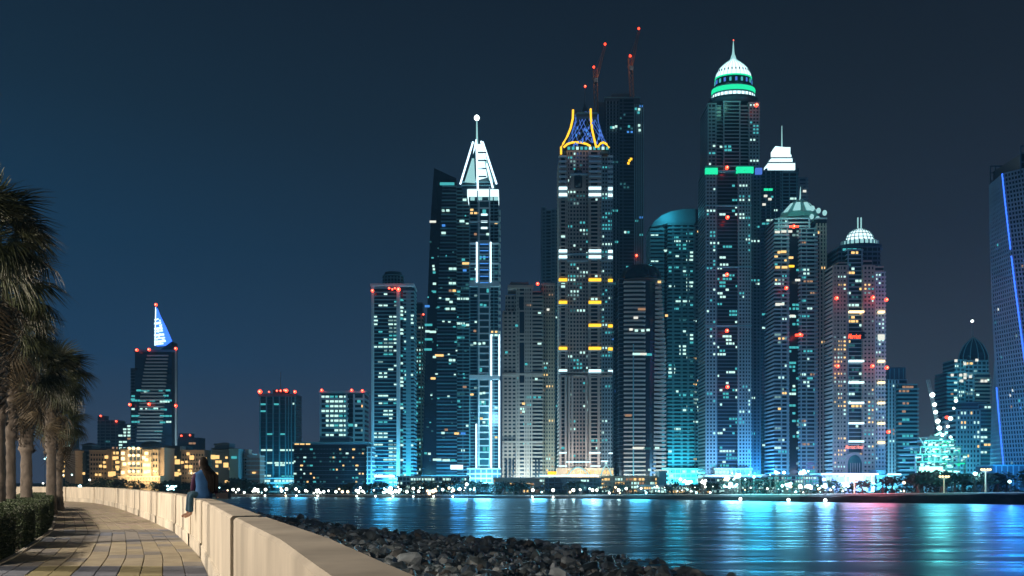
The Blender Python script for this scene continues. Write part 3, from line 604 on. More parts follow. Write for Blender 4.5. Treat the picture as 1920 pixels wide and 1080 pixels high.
# pointed dome tower cluster
t = Tower('pointed_dome_tower','tower with a dark pointed ribbed dome and ragged shoulders near the twisted tower','tower',520,1774,1856)
t.bay(1790,1812,676,925,core='glass2',fp=7,slab='teal',sh=.4,piers=3,pm='teal',lit=.3,lm='WWC',lc=3)
t.bay(1812,1853,678,925,k=-1,core='glass',fp=7,slab='grey',sh=.4,piers=5,pm='grey',lit=.16,lm='WwYC',lc=6)
t.bay(1775,1795,700,925,k=-3,core='glass',fp=7,slab='teal',sh=.45,so=.8,lit=.15,lm='WWO',lc=3)
t.bay(1830,1856,702,925,k=-3,core='glass',fp=7,slab='beige',sh=.45,so=.8,lit=.1,lm='WYO',lc=4)
c=1825; dm=[(27,676),(27,668),(24,659),(18,648),(10,640),(5,636),(.5,633)]
t.lathepx('dome','glass',c,dm,10,12,False)
for i in range(12):
    a=math.pi*2*i/12; m=MB(); m.tube([(t.X(c,10)+(r_+.3)*t.u*math.cos(a),10+SQ*(r_+.3)*t.u*math.sin(a),t.Z(y,10)) for r_,y in dm],.35,4,False); m.out('dome_rib',mt['teal'],t.r)
t.tubepx('antenna','steel',[(1823,636),(1823,604)],.5,10); place('antenna_light',ball(mt['GLOBE']),(t.X(1823,10),10,t.Z(602,10)),(1.0,)*3,0,t.r)
for x,y in [(1789,674),(1806,680),(1828,673),(1806,700),(1798,701),(1782,701),(1845,712),(1838,712),(1816,704),(1800,712),(1806,706)]: t.bar('lit_window','W2',x,x+5,y,y+5,-4,.8,.4)
t.done()
t = Tower('plain_block','square grey block in front of the pointed dome tower','building',440,1790,1856)
t.bay(1793,1838,770,925,core='glass',fp=9,slab='grey',sh=.45,so=.2,piers=[1794,1800,1806,1812,1818,1824,1830,1837],pm='grey',pw=2.6,lit=.07,lm='WYW',lc=7)
t.bay(1838,1858,760,925,k=2,core='dark',fp=7,slab='teal',sh=.4,lit=.08,lm='WY'); t.bay(1802,1850,756,770,k=4,dep=8,core='dark',slab='teal'); t.done()

# twisted tower
D=380; R_=21.6; u=(D+R_)/F; cx=1939; H=EYE+(HZ-332)*u-GZ; OFF=[0,75,135,180,255,315]
r_=root('twisted_tower',((cx-960)*u,D+R_,GZ),'twisting tower edged with blue light lines, cut by the right edge of the photo','tower')
def ang(z): py=HZ-(z+GZ-EYE)/u; return rad(180+12+(py-340)*.0875)   # direction of corner A
def corner(z,i,rr=R_): a=ang(z)+rad(OFF[i%6]); return Vector((rr*math.cos(a),rr*math.sin(a),z))
nz=72
v=[];f=[]
for j in range(nz+1):
    for i in range(6): v.append(corner(H*j/nz,i,R_*.965))
for j in range(nz):
    for i in range(6): a=j*6+i;b=j*6+(i+1)%6; f.append((a,b,b+6,a+6))
f.append(tuple(nz*6+i for i in range(6)))
link('wall',mesh('wall',v,f,mt['glass']),r_)
sl=MB(); sl.prism([(R_*math.cos(rad(o)),R_*math.sin(rad(o))) for o in OFF],-.42,.42)
slm=mesh('floor_slab',sl.v,sl.f,mt['grey'])
for j in range(1,nz+1):
    o=link('floor_slab',slm,r_); z=H*j/nz; o.location=(0,0,z); o.rotation_euler=(0,0,ang(z))
for i,nc in ((0,18),(5,12),(4,9)):
    for q in range(nc):
        fr=(q+.5)/nc; m=MB(); pts=[corner(H*j/24,i,R_).lerp(corner(H*j/24,i+1,R_),fr) for j in range(25)]
        m.tube(pts,.38,4,False); m.out('column',mt['grey'],r_)
for i,j0,j1 in ((0,0,17.6),(0,18.1,24),(5,0,8)):
    m=MB(); n_=16; m.tube([corner(H*(j0+(j1-j0)*q/n_)/24,i,R_*1.02) for q in range(n_+1)],.36,6); m.out('light_line',mt['LEDb'],r_)
rg=random.Random(5)
for q in range(26):
    i=rg.choice([0,5,5]); z=rg.uniform(.05,.9)*H; fr=rg.uniform(.1,.9); p=corner(z,i,R_*.99).lerp(corner(z,i+1,R_*.99),fr)
    place('lit_window',cube(mt[rg.choice(['C','W2','w','B','O'])]),p,(.8,.6,1.4),0,r_)
xw=R_*.93
MB().box(-xw*.78+1,xw-1,-R_*.45,R_*.6,H-3,H+9).out('crown_wall',mt['black'],r_)
for q in range(13):
    for y_ in (-R_*.5,R_*.65): MB().box(-.22,.22,-.22,.22,0,17).out('crown_post',mt['dark'],r_).location=(-xw*.78+1.78*xw*q/12,y_,H-4)
for dz in (4,9,13):
    for y_ in (-R_*.5,R_*.65): MB().box(-xw*.78,xw,-.25,.25,-.3,.3).out('crown_rail',mt['dark'],r_).location=(0,y_,H+dz-.3)
t = Tower('podium','pale ribbed podium wall below the twisted tower','building',372,1862,1990); t.bay(1862,1990,874,925,core='dark',fp=50,slab='teal',piers=12,pm='grey'); t.done()

# lit construction frame
t = Tower('construction_frame','glowing teal lit concrete frame of a building under construction','building',345,1713,1814)
flo=[(1732,1790,826),(1724,1802,838),(1716,1812,852),(1716,1812,866),(1717,1812,880),(1722,1812,894),(1712,1812,908)]
for a,b,y in flo:
    t.put('floor_slab',mt['teal'],t.X(a),t.X(b),-1,14,t.Z(y+.9),t.Z(y-.9))
    for i in range(9):
        x=a+2+(b-a-4)*i/8; t.put('column',mt['grey'],t.X(x)-.25,t.X(x)+.25,0,1,t.Z(y+14),t.Z(y))
    for i in range(24):
        x=t.rg.uniform(a,b-3); yy=y+t.rg.uniform(3,11)
        if yy<908 and t.rg.random()<.85: t.bar('work_light',t.rg.choice(['TEALL','TEALL','TEALL','ICE','GRN','ICE2']),x,x+t.rg.uniform(3,8),yy-t.rg.uniform(1.2,3),yy,0,t.rg.uniform(.3,1),.5)
for i in range(26):
    x=t.rg.uniform(1745,1785); y=826-t.rg.random()*(26-abs(x-1762)*.9)
    t.tubepx('rebar_post','teal',[(x,828),(x+t.rg.uniform(-3,3),y)],.5,t.rg.uniform(0,5),4)
    if i%3==0: t.bar('work_light','TEALL',x,x+4,y,y+3,1,.5,.5)
t.put('core_wall',mt['grey'],t.X(1748),t.X(1780),3,9,0,t.Z(818)); t.poly('screen_panel','TEALL',[(1724,886),(1768,886),(1768,875),(1724,875)],-1.5,-1.2)
t.tubepx('boom','white',[(1738,845),(1724,820),(1738,822),(1750,838)],.8,0,5); t.done()
c=P(1762,840,350); r_=root('luffing_crane',c,'crane with a leaning jib strung with bright white lights above the construction frame','crane')
q=lambda x,y:P(x,y,350)-c
lattice(MB(),q(1765,860),q(1762,812),1.6,8).out('mast',mt['steel'],r_); lattice(MB(),q(1762,812),q(1740,712),1.1,16).out('jib',mt['steel'],r_)
lattice(MB(),q(1776,790),q(1770,830),1,5).out('counter_jib',mt['steel'],r_)
for x,y,s_ in[(1746,741,1.15),(1750,759,.95),(1752,773,.95),(1756,790,1.1),(1759,803,1.1),(1790,752,.8),(1786,766,.6),(1780,785,1.0),(1775,800,.7),(1765,816,.8),(1780,820,.7)]: place('jib_light',ball(mt['GLOBE']),q(x,y)+Vector((0,-1,0)),(s_,)*3,0,r_)
place('beacon',ball(mt['RED']),q(1773,783)+Vector((0,-1,0)),(.8,)*3,0,r_)
lamp('site_lamp', P(1762,850,338), (.2,1,.75), 20000, 4); lamp('site_lamp', P(1762,800,335), (.6,1,1), 5000, 4)
# ------------------------------------------------------------------ low buildings along the shore
AP='low apartment buildings on the left shore'
def hip(t,a,b,y,k=0,dep=12,ov=3,mat='roof'):
    x0,x1,z=t.X(a-ov,k),t.X(b+ov,k),t.Z(y,k); h=5*t.u; m=MB()
    v=[(x0,k-1,z),(x1,k-1,z),(x1,k+dep,z),(x0,k+dep,z),(x0+(x1-x0)*.35,k+dep*.45,z+h),(x0+(x1-x0)*.65,k+dep*.45,z+h)]
    m.add(v,[(0,3,2,1),(0,1,5,4),(1,2,5),(2,3,4,5),(3,0,4)]); m.out('roof',mt[mat],t.r)
def yl(t,pts,k=0,mats='Y'):
    for i,(x,y,s_) in enumerate(pts): t.bar('lit_window',mats[i%len(mats)],x-s_,x+s_,y-s_,y+s_,k,.5,.4)
t=Tower('apartment_building','dim hip roofed block with small warm windows just right of the palm trunks','building',400,86,142,group=AP)
t.bay(90,122,842,925,core='dark',fp=9,slab='grey',sh=.2,lit=.2,lm='YYO',lc=5); hip(t,90,122,841); t.bay(122,141,846,925,k=-2,dep=8,core='tan',slab='tan',sh=0); hip(t,122,141,845,-2,8)
yl(t,[(94,852,2),(101,852,2),(92,858,3),(101,859,3),(92,873,2.6),(100,867,2.2),(118,873,4),(101,889,3)]); t.done()
t=Tower('apartment_building','turreted block with rows of small square windows left of the bright hotel','building',405,142,224,group=AP)
t.bay(142,160,852,925,core='dark',fp=8,slab='dark',sh=.2,lit=.05,lm='Y',lc=3); t.bay(154,172,836,925,k=2,dep=8,core='dark',slab='grey',fp=9); hip(t,154,172,834.5,2,8)
t.bay(168,201,846,925,k=-2,dep=10,core='tan',fp=10,slab='cream',sh=.12,so=.2,lit=0); t.windows('window',169,200,849,900,6,6,-2,'pane',.5,.5,.12)
t.bay(201,209,845,925,k=-3,dep=8,core='tan',slab='tan',sh=0); t.bay(209,224,845,925,k=-1,dep=8,core='dark',fp=9,slab='tan',sh=.3,lit=.4,lm='Y',lc=2)
hip(t,168,208,844,-2,10,1.5); yl(t,[(200,857,3),(189,874,2.4),(197,875,2.4),(215,859,3.2),(208,889,4.5),(196,867,2),(181,890,2),(188,890,2),(221,880,2),(213,888,4)],-3); t.done()
t=Tower('bright_hotel','golden floodlit hotel front with rows of round balcony lights','hotel',395,224,308)
for a,b in((226,239),(267,284)): t.bay(a,b,843,925,k=-2,dep=12,core='cream',fp=12,slab='cream',sh=.1,lit=0,piers=2,pm='cream',pw=2)
t.bay(239,267,842,925,k=0,dep=10,core='dark',fp=12.5,slab='cream',sh=.3,so=.6,piers=4,pm='cream',pw=1.2)
t.bay(284,297,843,925,k=-1,dep=10,core='cream',fp=12,slab='cream',sh=.2); t.windows('window',286,296,846,890,2,4,-1,'pane',.5,.5,.12)
t.bay(297,308,842,925,k=0,dep=12,core='tan',slab='tan',sh=0); hip(t,225,240,843,-2,10,2,'tan'); hip(t,268,296,843,-2,10,2,'tan')
t.lathepx('roof_dome','roof',284,[(22,838),(20,833),(12,828),(3,827)],8,8)
for y in (841,854,869,884):
    for x in (244,252,261): place('balcony_light',ball(mt['WARM']),(t.X(x),-1,t.Z(y)),(2.9*t.u,)*3,0,t.r)
for x,y in[(231,860),(231,886),(275,850),(275,862),(273,885),(279,884),(231,850),(234,870),(272,872),(279,872),(270,858)]: yl(t,[(x,y,3)],-2,['WARM'])
t.bay(222,300,895,925,k=-5,dep=5,core='cream',fp=6,slab='cream',piers=14,pm='tan'); t.done()
for x,y,w_ in((232,895,900),(252,890,900),(275,893,1600),(290,893,400)): lamp('facade_flood', P(x,y-8,383), (1,.72,.38), w_*5, 1)
t=Tower('apartment_building','long dim block with scattered warm windows directly right of the bright hotel','building',410,308,384,group=AP)
t.bay(308,340,838,925,k=2,core='dark',fp=8,slab='dark',sh=.2,lit=.08,lm='Y'); t.bay(340,383,846,925,core='tan',fp=10,slab='tan',sh=.15,so=.2); t.windows('window',341,382,849,900,8,6,0,'pane',.5,.5,.12)
t.bar('chimney','white',339,344,837,846,0,1,4); t.bar('cornice','tan',340,384,843.5,846,0,1.5,12)
yl(t,[(333,866,4.5),(342,867,2.4),(353,851,2.6),(360,858,4),(350,875,3),(358,875,3),(358,883,2.4),(331,889,4),(320,889,2.4),(310,852,2),(310,845,2),(336,882,2),(350,866,2)]); t.done()
t=Tower('apartment_building','hip roofed turret block with warm windows behind the seated person','building',410,385,447,group=AP)
t.bay(397,436,842,925,core='dark',fp=8.5,slab='dark',sh=.25,lit=.05,lm='Y',lc=5); t.bay(402,430,834,843,k=2,dep=8,core='dark',slab='dark'); hip(t,402,430,834,2,9); hip(t,397,436,843,-1,12,2)
t.bay(430,447,844,925,k=-3,dep=9,core='teal',slab='teal',sh=0); t.bar('lit_window','C',434,444,855.5,860,-3,.4,.4)
yl(t,[(400,857,4),(408,857,3.4),(407,866,2.6),(413,866,2.6),(407,874,2.4),(424,872,4.4),(425,858,2),(398,889,2),(406,889,3),(386,860,2)],-.5); t.done()
t=Tower('apartment_building','pale beige block with swept parapets left of the blue fin tower','building',415,446,487,group=AP)
t.bay(447,466,852,925,core='beige',fp=7,slab='white',sh=.25,so=.3,lit=0); t.bay(464,487,856,925,k=-2,dep=8,core='beige',fp=8,slab='white',sh=.3,so=.8,piers=[468],pm='beige',pw=4)
t.windows('window',449,463,858,890,3,5,0,'pane',.5,.4,.4); t.poly('parapet','white',[(466,858),(466,850),(475,856),(487,851),(487,858)],-3,-2); t.bay(460,466,845,856,k=-1,dep=5,core='beige',slab='beige')
t.bar('lit_window','O',448,451,872,875,0,.6,.4); t.bar('lit_window','Y',474,480,885,888,-2,1,.4); t.done()
# podiums and pavilions
def pav(lbl,D,a,b,top,core,slab,lit,lm,n=8,fp=7,**k):
    t=Tower('pavilion',lbl,'pavilion',D,a,b,group='low pavilions along the far shore'); t.bay(a,b,top,925,core=core,fp=fp,slab=slab,sh=.3,piers=n,pm=slab,pw=1.4,lit=lit,lm=lm,lc=int((b-a)/5),dep=10,**k); t.bar('canopy',slab,a-1,b+1,top-2,top,0,2.5,12); t.done(); return t
pav('long pale podium at the foot of the banded and slanted towers',395,745,880,895,'dark','white',.35,'WWCY',20)
pav('peach podium with small windows below the beige tower',395,925,1022,898,'tan','beige',.2,'WYO',12)
pav('long dark flat pavilion under the yellow crown tower',385,1022,1130,898,'black','dark',.06,'WC',9)
t=Tower('canopy_lights','bright white strip canopy above the dark flat pavilion','canopy',388,1012,1122); t.bar('canopy','ICE',1012,1122,890.5,893.5,0,2,3)
for x in range(1020,1120,12): t.bar('canopy_post','cream',x,x+1.2,893,925,0,.6,.6)
t.bar('kiosk','YEL',1027,1043,884,890,0,2,3); t.done()
pav('warm lit two storey restaurant below the round topped tower',385,1128,1238,895,'tan','cream',.55,'YYWO',14)
pav('white two storey podium below the tallest tower',380,1318,1432,897,'dark','white',.45,'WC',12)
pav('teal glowing terrace below the copper domed tower',375,1440,1535,893,'dark','white',.75,'CWCWC',12)
t=Tower('blue_lit_podium','low hall edged with a long blue white light line','building',375,1536,1690)
t.bay(1541,1640,890,925,core='white',fp=14,slab='white',sh=.1,piers=8,pm='white',lit=.1,lm='BW'); t.bar('light_line','BLW',1538,1644,887.5,890.5,0,2,1); t.bay(1644,1660,884,925,k=-1,dep=8,core='dark',slab='dark',fp=9); t.bar('light_line','BLW',1662,1686,888,890.5,0,2,1); t.bay(1662,1690,892,925,core='white',fp=14,slab='grey'); t.done()
lamp('hall_lamp', P(1600,898,362), (.12,.22,1), 9000, 2); lamp('hall_lamp', P(1600,868,372), (.25,.28,1), 5000, 2)
t=Tower('beach_pavilion','warm low hall with glowing windows behind the shore road','pavilion',350,1195,1330,group='low pavilions along the far shore')
t.bay(1200,1330,912,925,core='cream',fp=7,slab='white',sh=.3,piers=12,pm='white',lit=.6,lm='YWW',lc=20,dep=8); t.done()
t=Tower('gallery','dark glass block right of the arched roof tower base','building',378,1235,1252); t.bay(1236,1250,886,925,core='teal',slab='teal',fp=8,dep=10); t.done()

# ------------------------------------------------------------------ land, water
def shore_d(px): # distance of the waterline for a photo column
    pts=[(-400,352),(0,352),(500,348),(900,322),(1200,305),(1500,262),(1920,232),(2600,215)]
    for (a,da),(b,db) in zip(pts,pts[1:]):
        if px<=b: return da+(db-da)*(px-a)/(b-a)
    return pts[-1][1]
def land_h(px): return -4.9 if px<1000 else min(-2.2,-4.9+(px-1000)/900*2.7)
M_land=M('sandy_land',(.16,.13,.10),.9,.3,.08,.4); M_bank=M('dark_bank',(.035,.035,.035),.9,.4,.5,.8)
v=[];f=[]; cols=list(range(-1000,3001,50))
for px in cols:
    d=shore_d(px); h=land_h(px)
    for dd,z in ((-1.5,WZ-1.5),(0,WZ),(3,h-.5+.3*math.sin(px)),(6,h),(26,h),(60,GZ-.3),(700,GZ-.3),(3500,GZ-.3)):
        q=d+dd; v.append(((px-960)/F*q,q,z+(.25*math.sin(px*.7) if dd==3 else 0)))
n8=8
for i in range(len(cols)-1):
    for j in range(n8-1): a=i*n8+j; f.append((a,a+n8,a+n8+1,a+1))
me=mesh('far_land',v,f,M_land); me.materials.append(M_bank)
for i,p in enumerate(me.polygons): p.material_index = 1 if i%(n8-1)<3 else 0
struct(link('far_land',me))
# promenade road strip on the far shore
M_road=M('pale_paving',(.38,.36,.33),.8,.15,.3)
v=[];f=[]
for px in cols:
    d=shore_d(px)
    for dd in (9,17): q=d+dd; v.append(((px-960)/F*q,q,land_h(px)+.06))
for i in range(len(cols)-1): a=i*2; f.append((a,a+2,a+3,a+1))
struct(link('shore_road',mesh('shore_road',v,f,M_road)))
# sea
m=bpy.data.materials.new('sea_water'); m.use_nodes=True; n=m.node_tree; b=n.nodes['Principled BSDF']
b.inputs['Base Color'].default_value=(.004,.05,.10,1); b.inputs['Specular Tint'].default_value=(.22,.70,1,1); b.inputs['Roughness'].default_value=.30; b.inputs['IOR'].default_value=1.33; b.inputs['Specular IOR Level'].default_value=.6
tc=n.nodes.new('ShaderNodeTexCoord'); 
def nz_(sc_,s,det): 
    mp=n.nodes.new('ShaderNodeMapping'); mp.inputs['Scale'].default_value=sc_; z=n.nodes.new('ShaderNodeTexNoise'); z.inputs['Scale'].default_value=s; z.inputs['Detail'].default_value=det
    n.links.new(tc.outputs['Object'],mp.inputs[0]); n.links.new(mp.outputs[0],z.inputs['Vector']); return z
z1=nz_((.05,.42,1),1,7); z2=nz_((.7,2.2,1),1,4)
ad=n.nodes.new('ShaderNodeMath'); ad.operation='MULTIPLY_ADD'; ad.inputs[1].default_value=.12
n.links.new(z2.outputs['Fac'],ad.inputs[0]); n.links.new(z1.outputs['Fac'],ad.inputs[2])
bp=n.nodes.new('ShaderNodeBump'); bp.inputs['Strength'].default_value=.35; bp.inputs['Distance'].default_value=.9
n.links.new(ad.outputs[0],bp.inputs['Height']); n.links.new(bp.outputs[0],b.inputs['Normal'])
mr_=n.nodes.new('ShaderNodeMapRange'); mr_.inputs[1].default_value=.4; mr_.inputs[2].default_value=.62; mr_.inputs[3].default_value=.22; mr_.inputs[4].default_value=.42
n.links.new(z1.outputs['Fac'],mr_.inputs[0]); n.links.new(mr_.outputs[0],b.inputs['Roughness'])
b.inputs['Specular IOR Level'].default_value=0; b.inputs['Roughness'].default_value=.9
g=n.nodes.new('ShaderNodeBsdfGlossy'); g.inputs['Color'].default_value=(.34,.58,.74,1); n.links.new(mr_.outputs[0],g.inputs['Roughness']); n.links.new(bp.outputs[0],g.inputs['Normal'])
for l_ in list(b.inputs['Roughness'].links): n.links.remove(l_)
fr_=n.nodes.new('ShaderNodeFresnel'); fr_.inputs[0].default_value=1.45
mxs=n.nodes.new('ShaderNodeMixShader'); n.links.new(fr_.outputs[0],mxs.inputs[0]); n.links.new(b.outputs[0],mxs.inputs[1]); n.links.new(g.outputs[0],mxs.inputs[2]); n.links.new(mxs.outputs[0],n.nodes['Material Output'].inputs['Surface'])
struct(link('sea',mesh('sea',[(-4000,-300,WZ),(4000,-300,WZ),(4000,5000,WZ),(-4000,5000,WZ)],[(0,1,2,3)],m)))

# ------------------------------------------------------------------ shore trees, lamps
LM=[(90,'the apartment blocks behind the palms'),(225,'the turreted apartment block'),(310,'the golden hotel'),(400,'the block behind the seated person'),(485,'the pale beige block'),(550,'the blue fin tower'),(695,'the wide dark hotel'),(778,'the banded tower'),(870,'the slanted dark tower'),(940,'the white crowned tower'),(1040,'the beige tower'),(1150,'the yellow crowned tower'),(1220,'the round topped tower'),(1320,'the arched roof tower'),(1435,'the tallest tower'),(1540,'the copper domed tower'),(1662,'the hotel sign tower'),(1715,'the grey block'),(1815,'the glowing construction frame'),(9999,'the twisted tower')]
def before(px): return next(n_ for x_,n_ in LM if px<x_)
rg=random.Random(11)
def crown_mesh(seed,n=260,sz=.42,name='crown'):
    r=random.Random(seed); lob=[(Vector((r.uniform(-.6,.6),r.uniform(-.6,.6),r.uniform(-.25,.45))),r.uniform(.35,.6)) for _ in range(7)]
    m=MB()
    for i in range(n):
        c,q=r.choice(lob); d=Vector((r.gauss(0,1),r.gauss(0,1),r.gauss(0,1))).normalized()*q*r.uniform(.6,1.05); p=c+d
        a=Vector((r.gauss(0,1),r.gauss(0,1),r.gauss(0,1))).normalized()*sz*.3; b_=a.orthogonal().normalized()*sz*.22
        m.add([p-a,p+b_,p+a,p-b_],[(0,1,2,3)])
    return mesh(name,m.v,m.f,mt['leaff'])
crowns=[crown_mesh(i) for i in range(4)]
tk=MB().tube([(0,0,0),(.1,0,.5),(0,0,1)],[.09,.06,.04],5); tkm=mesh('trunk',tk.v,tk.f,mt['trunkf'])
def shore_tree(px,dd,h,wd,lbl=None,grp='leafy trees along the far shore'):
    d=shore_d(px)+dd; x=(px-960)/F*d
    lbl='%s dark leafy tree on the far shore below %s'%('tall' if h>6.3 else 'low' if h<5 else 'middling',before(px))
    r_=root('shore_tree',(x,d,land_h(px)-.2),lbl,'tree',grp,rg.uniform(0,6))
    place('trunk',tkm,(0,0,0),(h,h,h*.6),0,r_); place('crown',rg.choice(crowns),(0,0,h*.62),(wd,wd,h*.5),0,r_)
for i in range(150):
    px=rg.uniform(60,1930)
    if 1000<px<1300 and rg.random()<.5: continue
    big = px>1650 or px<480
    h=rg.uniform(4,7.5)*(1.15 if big else 1); shore_tree(px,rg.uniform(20,40),h,h*rg.uniform(.5,.8))
# dense scrub behind
v=MB()
for i in range(9000):
    px=rg.uniform(-50,2000); d=shore_d(px)+rg.uniform(28,50); x=(px-960)/F*d; z=land_h(px)+rg.random()**1.5*4.5*(.6+.5*math.sin(px*.045)+.3*math.sin(px*.13))
    p=Vector((x,d,z)); a=Vector((rg.gauss(0,1),rg.gauss(0,1),rg.gauss(0,1))).normalized()*.55; b_=a.orthogonal().normalized()*.4
    v.add([p-a,p+b_,p+a,p-b_],[(0,1,2,3)])
struct(v.out('shore_scrub',mt['leaff']),'stuff')
# lamps: post and globe
po=MB().tube([(0,0,0),(0,0,1)],[.10,.07],6); pom=mesh('post',po.v,po.f,mt['trunkf'])
gl=[E('globe_white',(.95,1,.88),6),E('globe_cool',(.5,.95,1),6),E('globe_warm',(1,.72,.42),5)]
glm=[]
for g_ in gl:
    m=MB(); m.lathe([(.01,-1)]+[(math.sin(math.pi*i/6),-math.cos(math.pi*i/6)) for i in range(1,6)]+[(.01,1)],10); glm.append(mesh('globe',m.v,m.f,g_,True))
def shore_lamp(px,py,dd,r,c=0,lbl=None,grp='globe lamps along the far shore',power=0):
    d=shore_d(px)+dd; p=P(px,py,d); g=land_h(px)
    if p.z<g+.8: p.z=g+.8
    lbl=lbl or '%s %s globe lamp on the %s below %s'%('large' if r>2.6 else 'small' if r<1.5 else 'medium',('white','bluish','warm')[c],'shore road' if dd<12 else 'slope',before(px))
    r_=root('shore_lamp',(p.x,d,g),lbl,'lamp',grp); hh=p.z-g
    place('post',pom,(0,0,0),(1,1,hh),0,r_); place('globe',glm[c],(0,0,hh),(r*d/F,)*3,0,r_)
    if power: lamp('lamp_light',(p.x,d-r*d/F*1.6,p.z+.2),tuple(gl[c].node_tree.nodes['Emission'].inputs[0].default_value)[:3],power,r*d/F)
big=[(322,914,8,6,1,600),(437,918,8,3,0,0),(447,918,8,3,0,0),(478,919,9,6,0,900),(498,918,9,3.4,0,0),(528,920,8,4,0,0),(537,917,9,3.6,0,400),(555,917,9,2.6,0,0),(573,920,9,2.4,0,0),(595,921,9,6,0,900),(607,922,9,3,0,0),(630,922,9,3,0,0),(642,922,9,3,2,0),(652,922,9,3,2,0),(672,921,9,5,0,600),(732,916,9,8,1,1800),(725,920,9,5,0,0),(742,921,9,6,0,0),(763,922,9,3.4,0,0),(775,916,9,3,0,0),(785,921,9,3,0,0),(812,921,9,6,2,700),(830,918,9,3,0,0),(850,919,9,4,2,0),(862,917,9,3.4,0,0),(875,908,14,4,0,500),
 (999,919,10,4,0,800),(1037,919,10,4.4,0,800),(1075,919,10,4.4,0,800),(1111,919,10,3.6,0,500),(1119,919,10,3,0,0),(1160,919,10,3.6,0,500),(1174,916,10,2.6,0,0),(1288,905,16,6,0,900),(1276,899,16,4,2,0),(1318,904,16,5.5,0,600),(1362,897,18,5,2,0),(1370,908,14,8,1,2600),(1384,892,20,10,1,3600),(1455,886,20,5,1,900),(1470,886,20,4.5,1,0),(1507,884,20,6,1,1200),(1478,909,16,6,1,1600),(1500,912,14,5,0,0),(1515,912,14,5,0,0),(1545,899,16,4,1,800),(1547,910,14,6.5,1,2400),(1583,911,12,3.6,1,0),(1590,911,12,3.6,1,0),(1695,905,12,3,2,0),(1828,888,24,5,1,1800),(1893,903,14,4,1,600),(94,860,60,5,1,400),(150,912,9,4,1,600)]
for px,py,dd,r,c,pw_ in big:
    shore_lamp(px,py,dd,min(r,1.6+r*.32),c,power=pw_)
    if r>=5:
        for q in range(int(r*1.1)): shore_lamp(px+rg.gauss(0,r*1.1),py+rg.uniform(-r*.5,r*.8),dd+rg.uniform(-2,2),rg.uniform(1.2,2.8),c)
used=0
for i in range(95):
    zone=rg.choice([(400,640),(640,900),(640,900),(760,900),(900,1130),(1140,1330),(1140,1330),(1330,1550),(1400,1550),(60,240),(1550,1700)]); px=rg.uniform(*zone)
    shore_lamp(px,rg.uniform(912,926) if px>300 else rg.uniform(885,915),rg.uniform(7,20),rg.uniform(.7,2.1),rg.choice([0,0,1,1,2]))
# candelabra lamps on the right
for px,py in((1602,900),(1770,895),(1848,882)):
    d=shore_d(px)+16; p=P(px,py,d); g=land_h(px); lab={1602:'warm branched lamp post left of the dark gatehouse',1770:'warm branched lamp post before the glowing frame',1848:'warm branched lamp post beside the twisted tower'}[px]
    r_=root('branched_lamp',(p.x,d,g),lab,'lamp','warm branched lamp posts on the right shore'); hh=p.z-g
    MB().tube([(0,0,0),(0,0,hh)],[.28,.2],8).out('post',M('warm_post',(.6,.4,.25),.6),r_)
    for a in (-1.3,-.5,.5,1.3): MB().tube([(0,0,hh-.6),(a*.7,0,hh-.5),(a*1.2,0,hh)],.1,4).out('arm',mt['cream'],r_); place('globe',ball(mt['WARM']),(a*1.2,-.2,hh+.3),(.42,)*3,0,r_)
    lamp('lamp_light',(p.x,d-2.5,p.z-1),(1,.55,.25),45,.6)
# small lights at the waterline
for px in (497,556,596,536,669,704,737,775,813,849,998,1037,1388,1478,1547):
    d=shore_d(px)-.6; x=(px-960)/F*d
    r_=root('waterline_light',(x,d,WZ),'small light just above the water below %s'%before(px),'lamp','small lights along the far waterline')
    MB().box(-.3,.3,-.3,.3,-.6,.5).out('base',mt['dark'],r_); place('bulb',glm[0 if px!=536 else 2],(0,-.2,.75),((.62 if px>1300 else .45),)*3,0,r_)
# ------------------------------------------------------------------ floodlights at the feet of the towers
FL=[(292,850,480,(.5,.68,.85),30000,5),(520,905,462,(.12,.6,.9),9000,6),(640,905,470,(.3,.9,.9),3500,5),(718,900,425,(.15,.65,1),22000,6),(765,905,425,(.2,.7,.9),12000,6),
 (835,905,450,(.08,.5,.9),18000,6),(908,900,418,(.35,.8,1),22000,6),(975,905,438,(.9,.78,.72),20000,6),(1025,905,430,(.7,.85,.85),14000,6),(1185,905,395,(.75,.8,.85),14000,6),(1240,905,395,(.9,.8,.65),9000,5),
 (1270,900,460,(.12,.8,.95),40000,7),(1362,900,392,(.40,.62,1),26000,7),(1430,900,400,(.08,.48,1),60000,8),(1490,900,380,(.3,.68,1),24000,7),(1545,900,382,(.6,.6,.9),12000,6),(1600,905,372,(.6,.55,1),12000,6),(1652,905,372,(.25,.85,1),22000,5),
 (1700,905,450,(.4,.7,.9),16000,6),(1815,900,420,(.15,.7,.85),18000,6),(1900,860,350,(.06,.42,1),26000,7),(1830,690,490,(.1,.6,.8),9000,5)]  # last entry is an added fill floating high before the pointed dome
for px,py,d,c,pw_,r in FL: lamp('tower_flood',P(px,py,d),(c[0]*.68,c[1]*.97,c[2]),pw_*2.5,r)
# the strong shore floodlights whose light spreads over the water
for px,py,c,pw_,r in [(735,914,(.2,.7,1),6000,3),(860,912,(.10,.50,1),16000,4),(905,912,(.15,.6,1),22000,4),(1010,912,(.25,.65,1),9000,4),(1110,910,(.3,.7,1),14000,5),(1200,908,(.15,.7,1),9000,5),(1372,905,(.35,.7,1),10000,4),(1420,900,(.12,.75,.85),26000,6),(1480,902,(.25,.85,.9),16000,5),(1548,903,(.35,.6,1),11000,3),(1610,895,(1,.34,.45),9000,6),(1650,895,(1,.16,.22),10000,6),(1762,880,(.12,.8,.75),6500,7),(1835,885,(.2,.7,1),5000,3),(1885,870,(.03,.14,.9),7000,9),(560,912,(.1,.5,.8),5000,4)]:
    lamp('shore_flood',P(px,py,shore_d(px)+13),c,pw_*1.05,r)
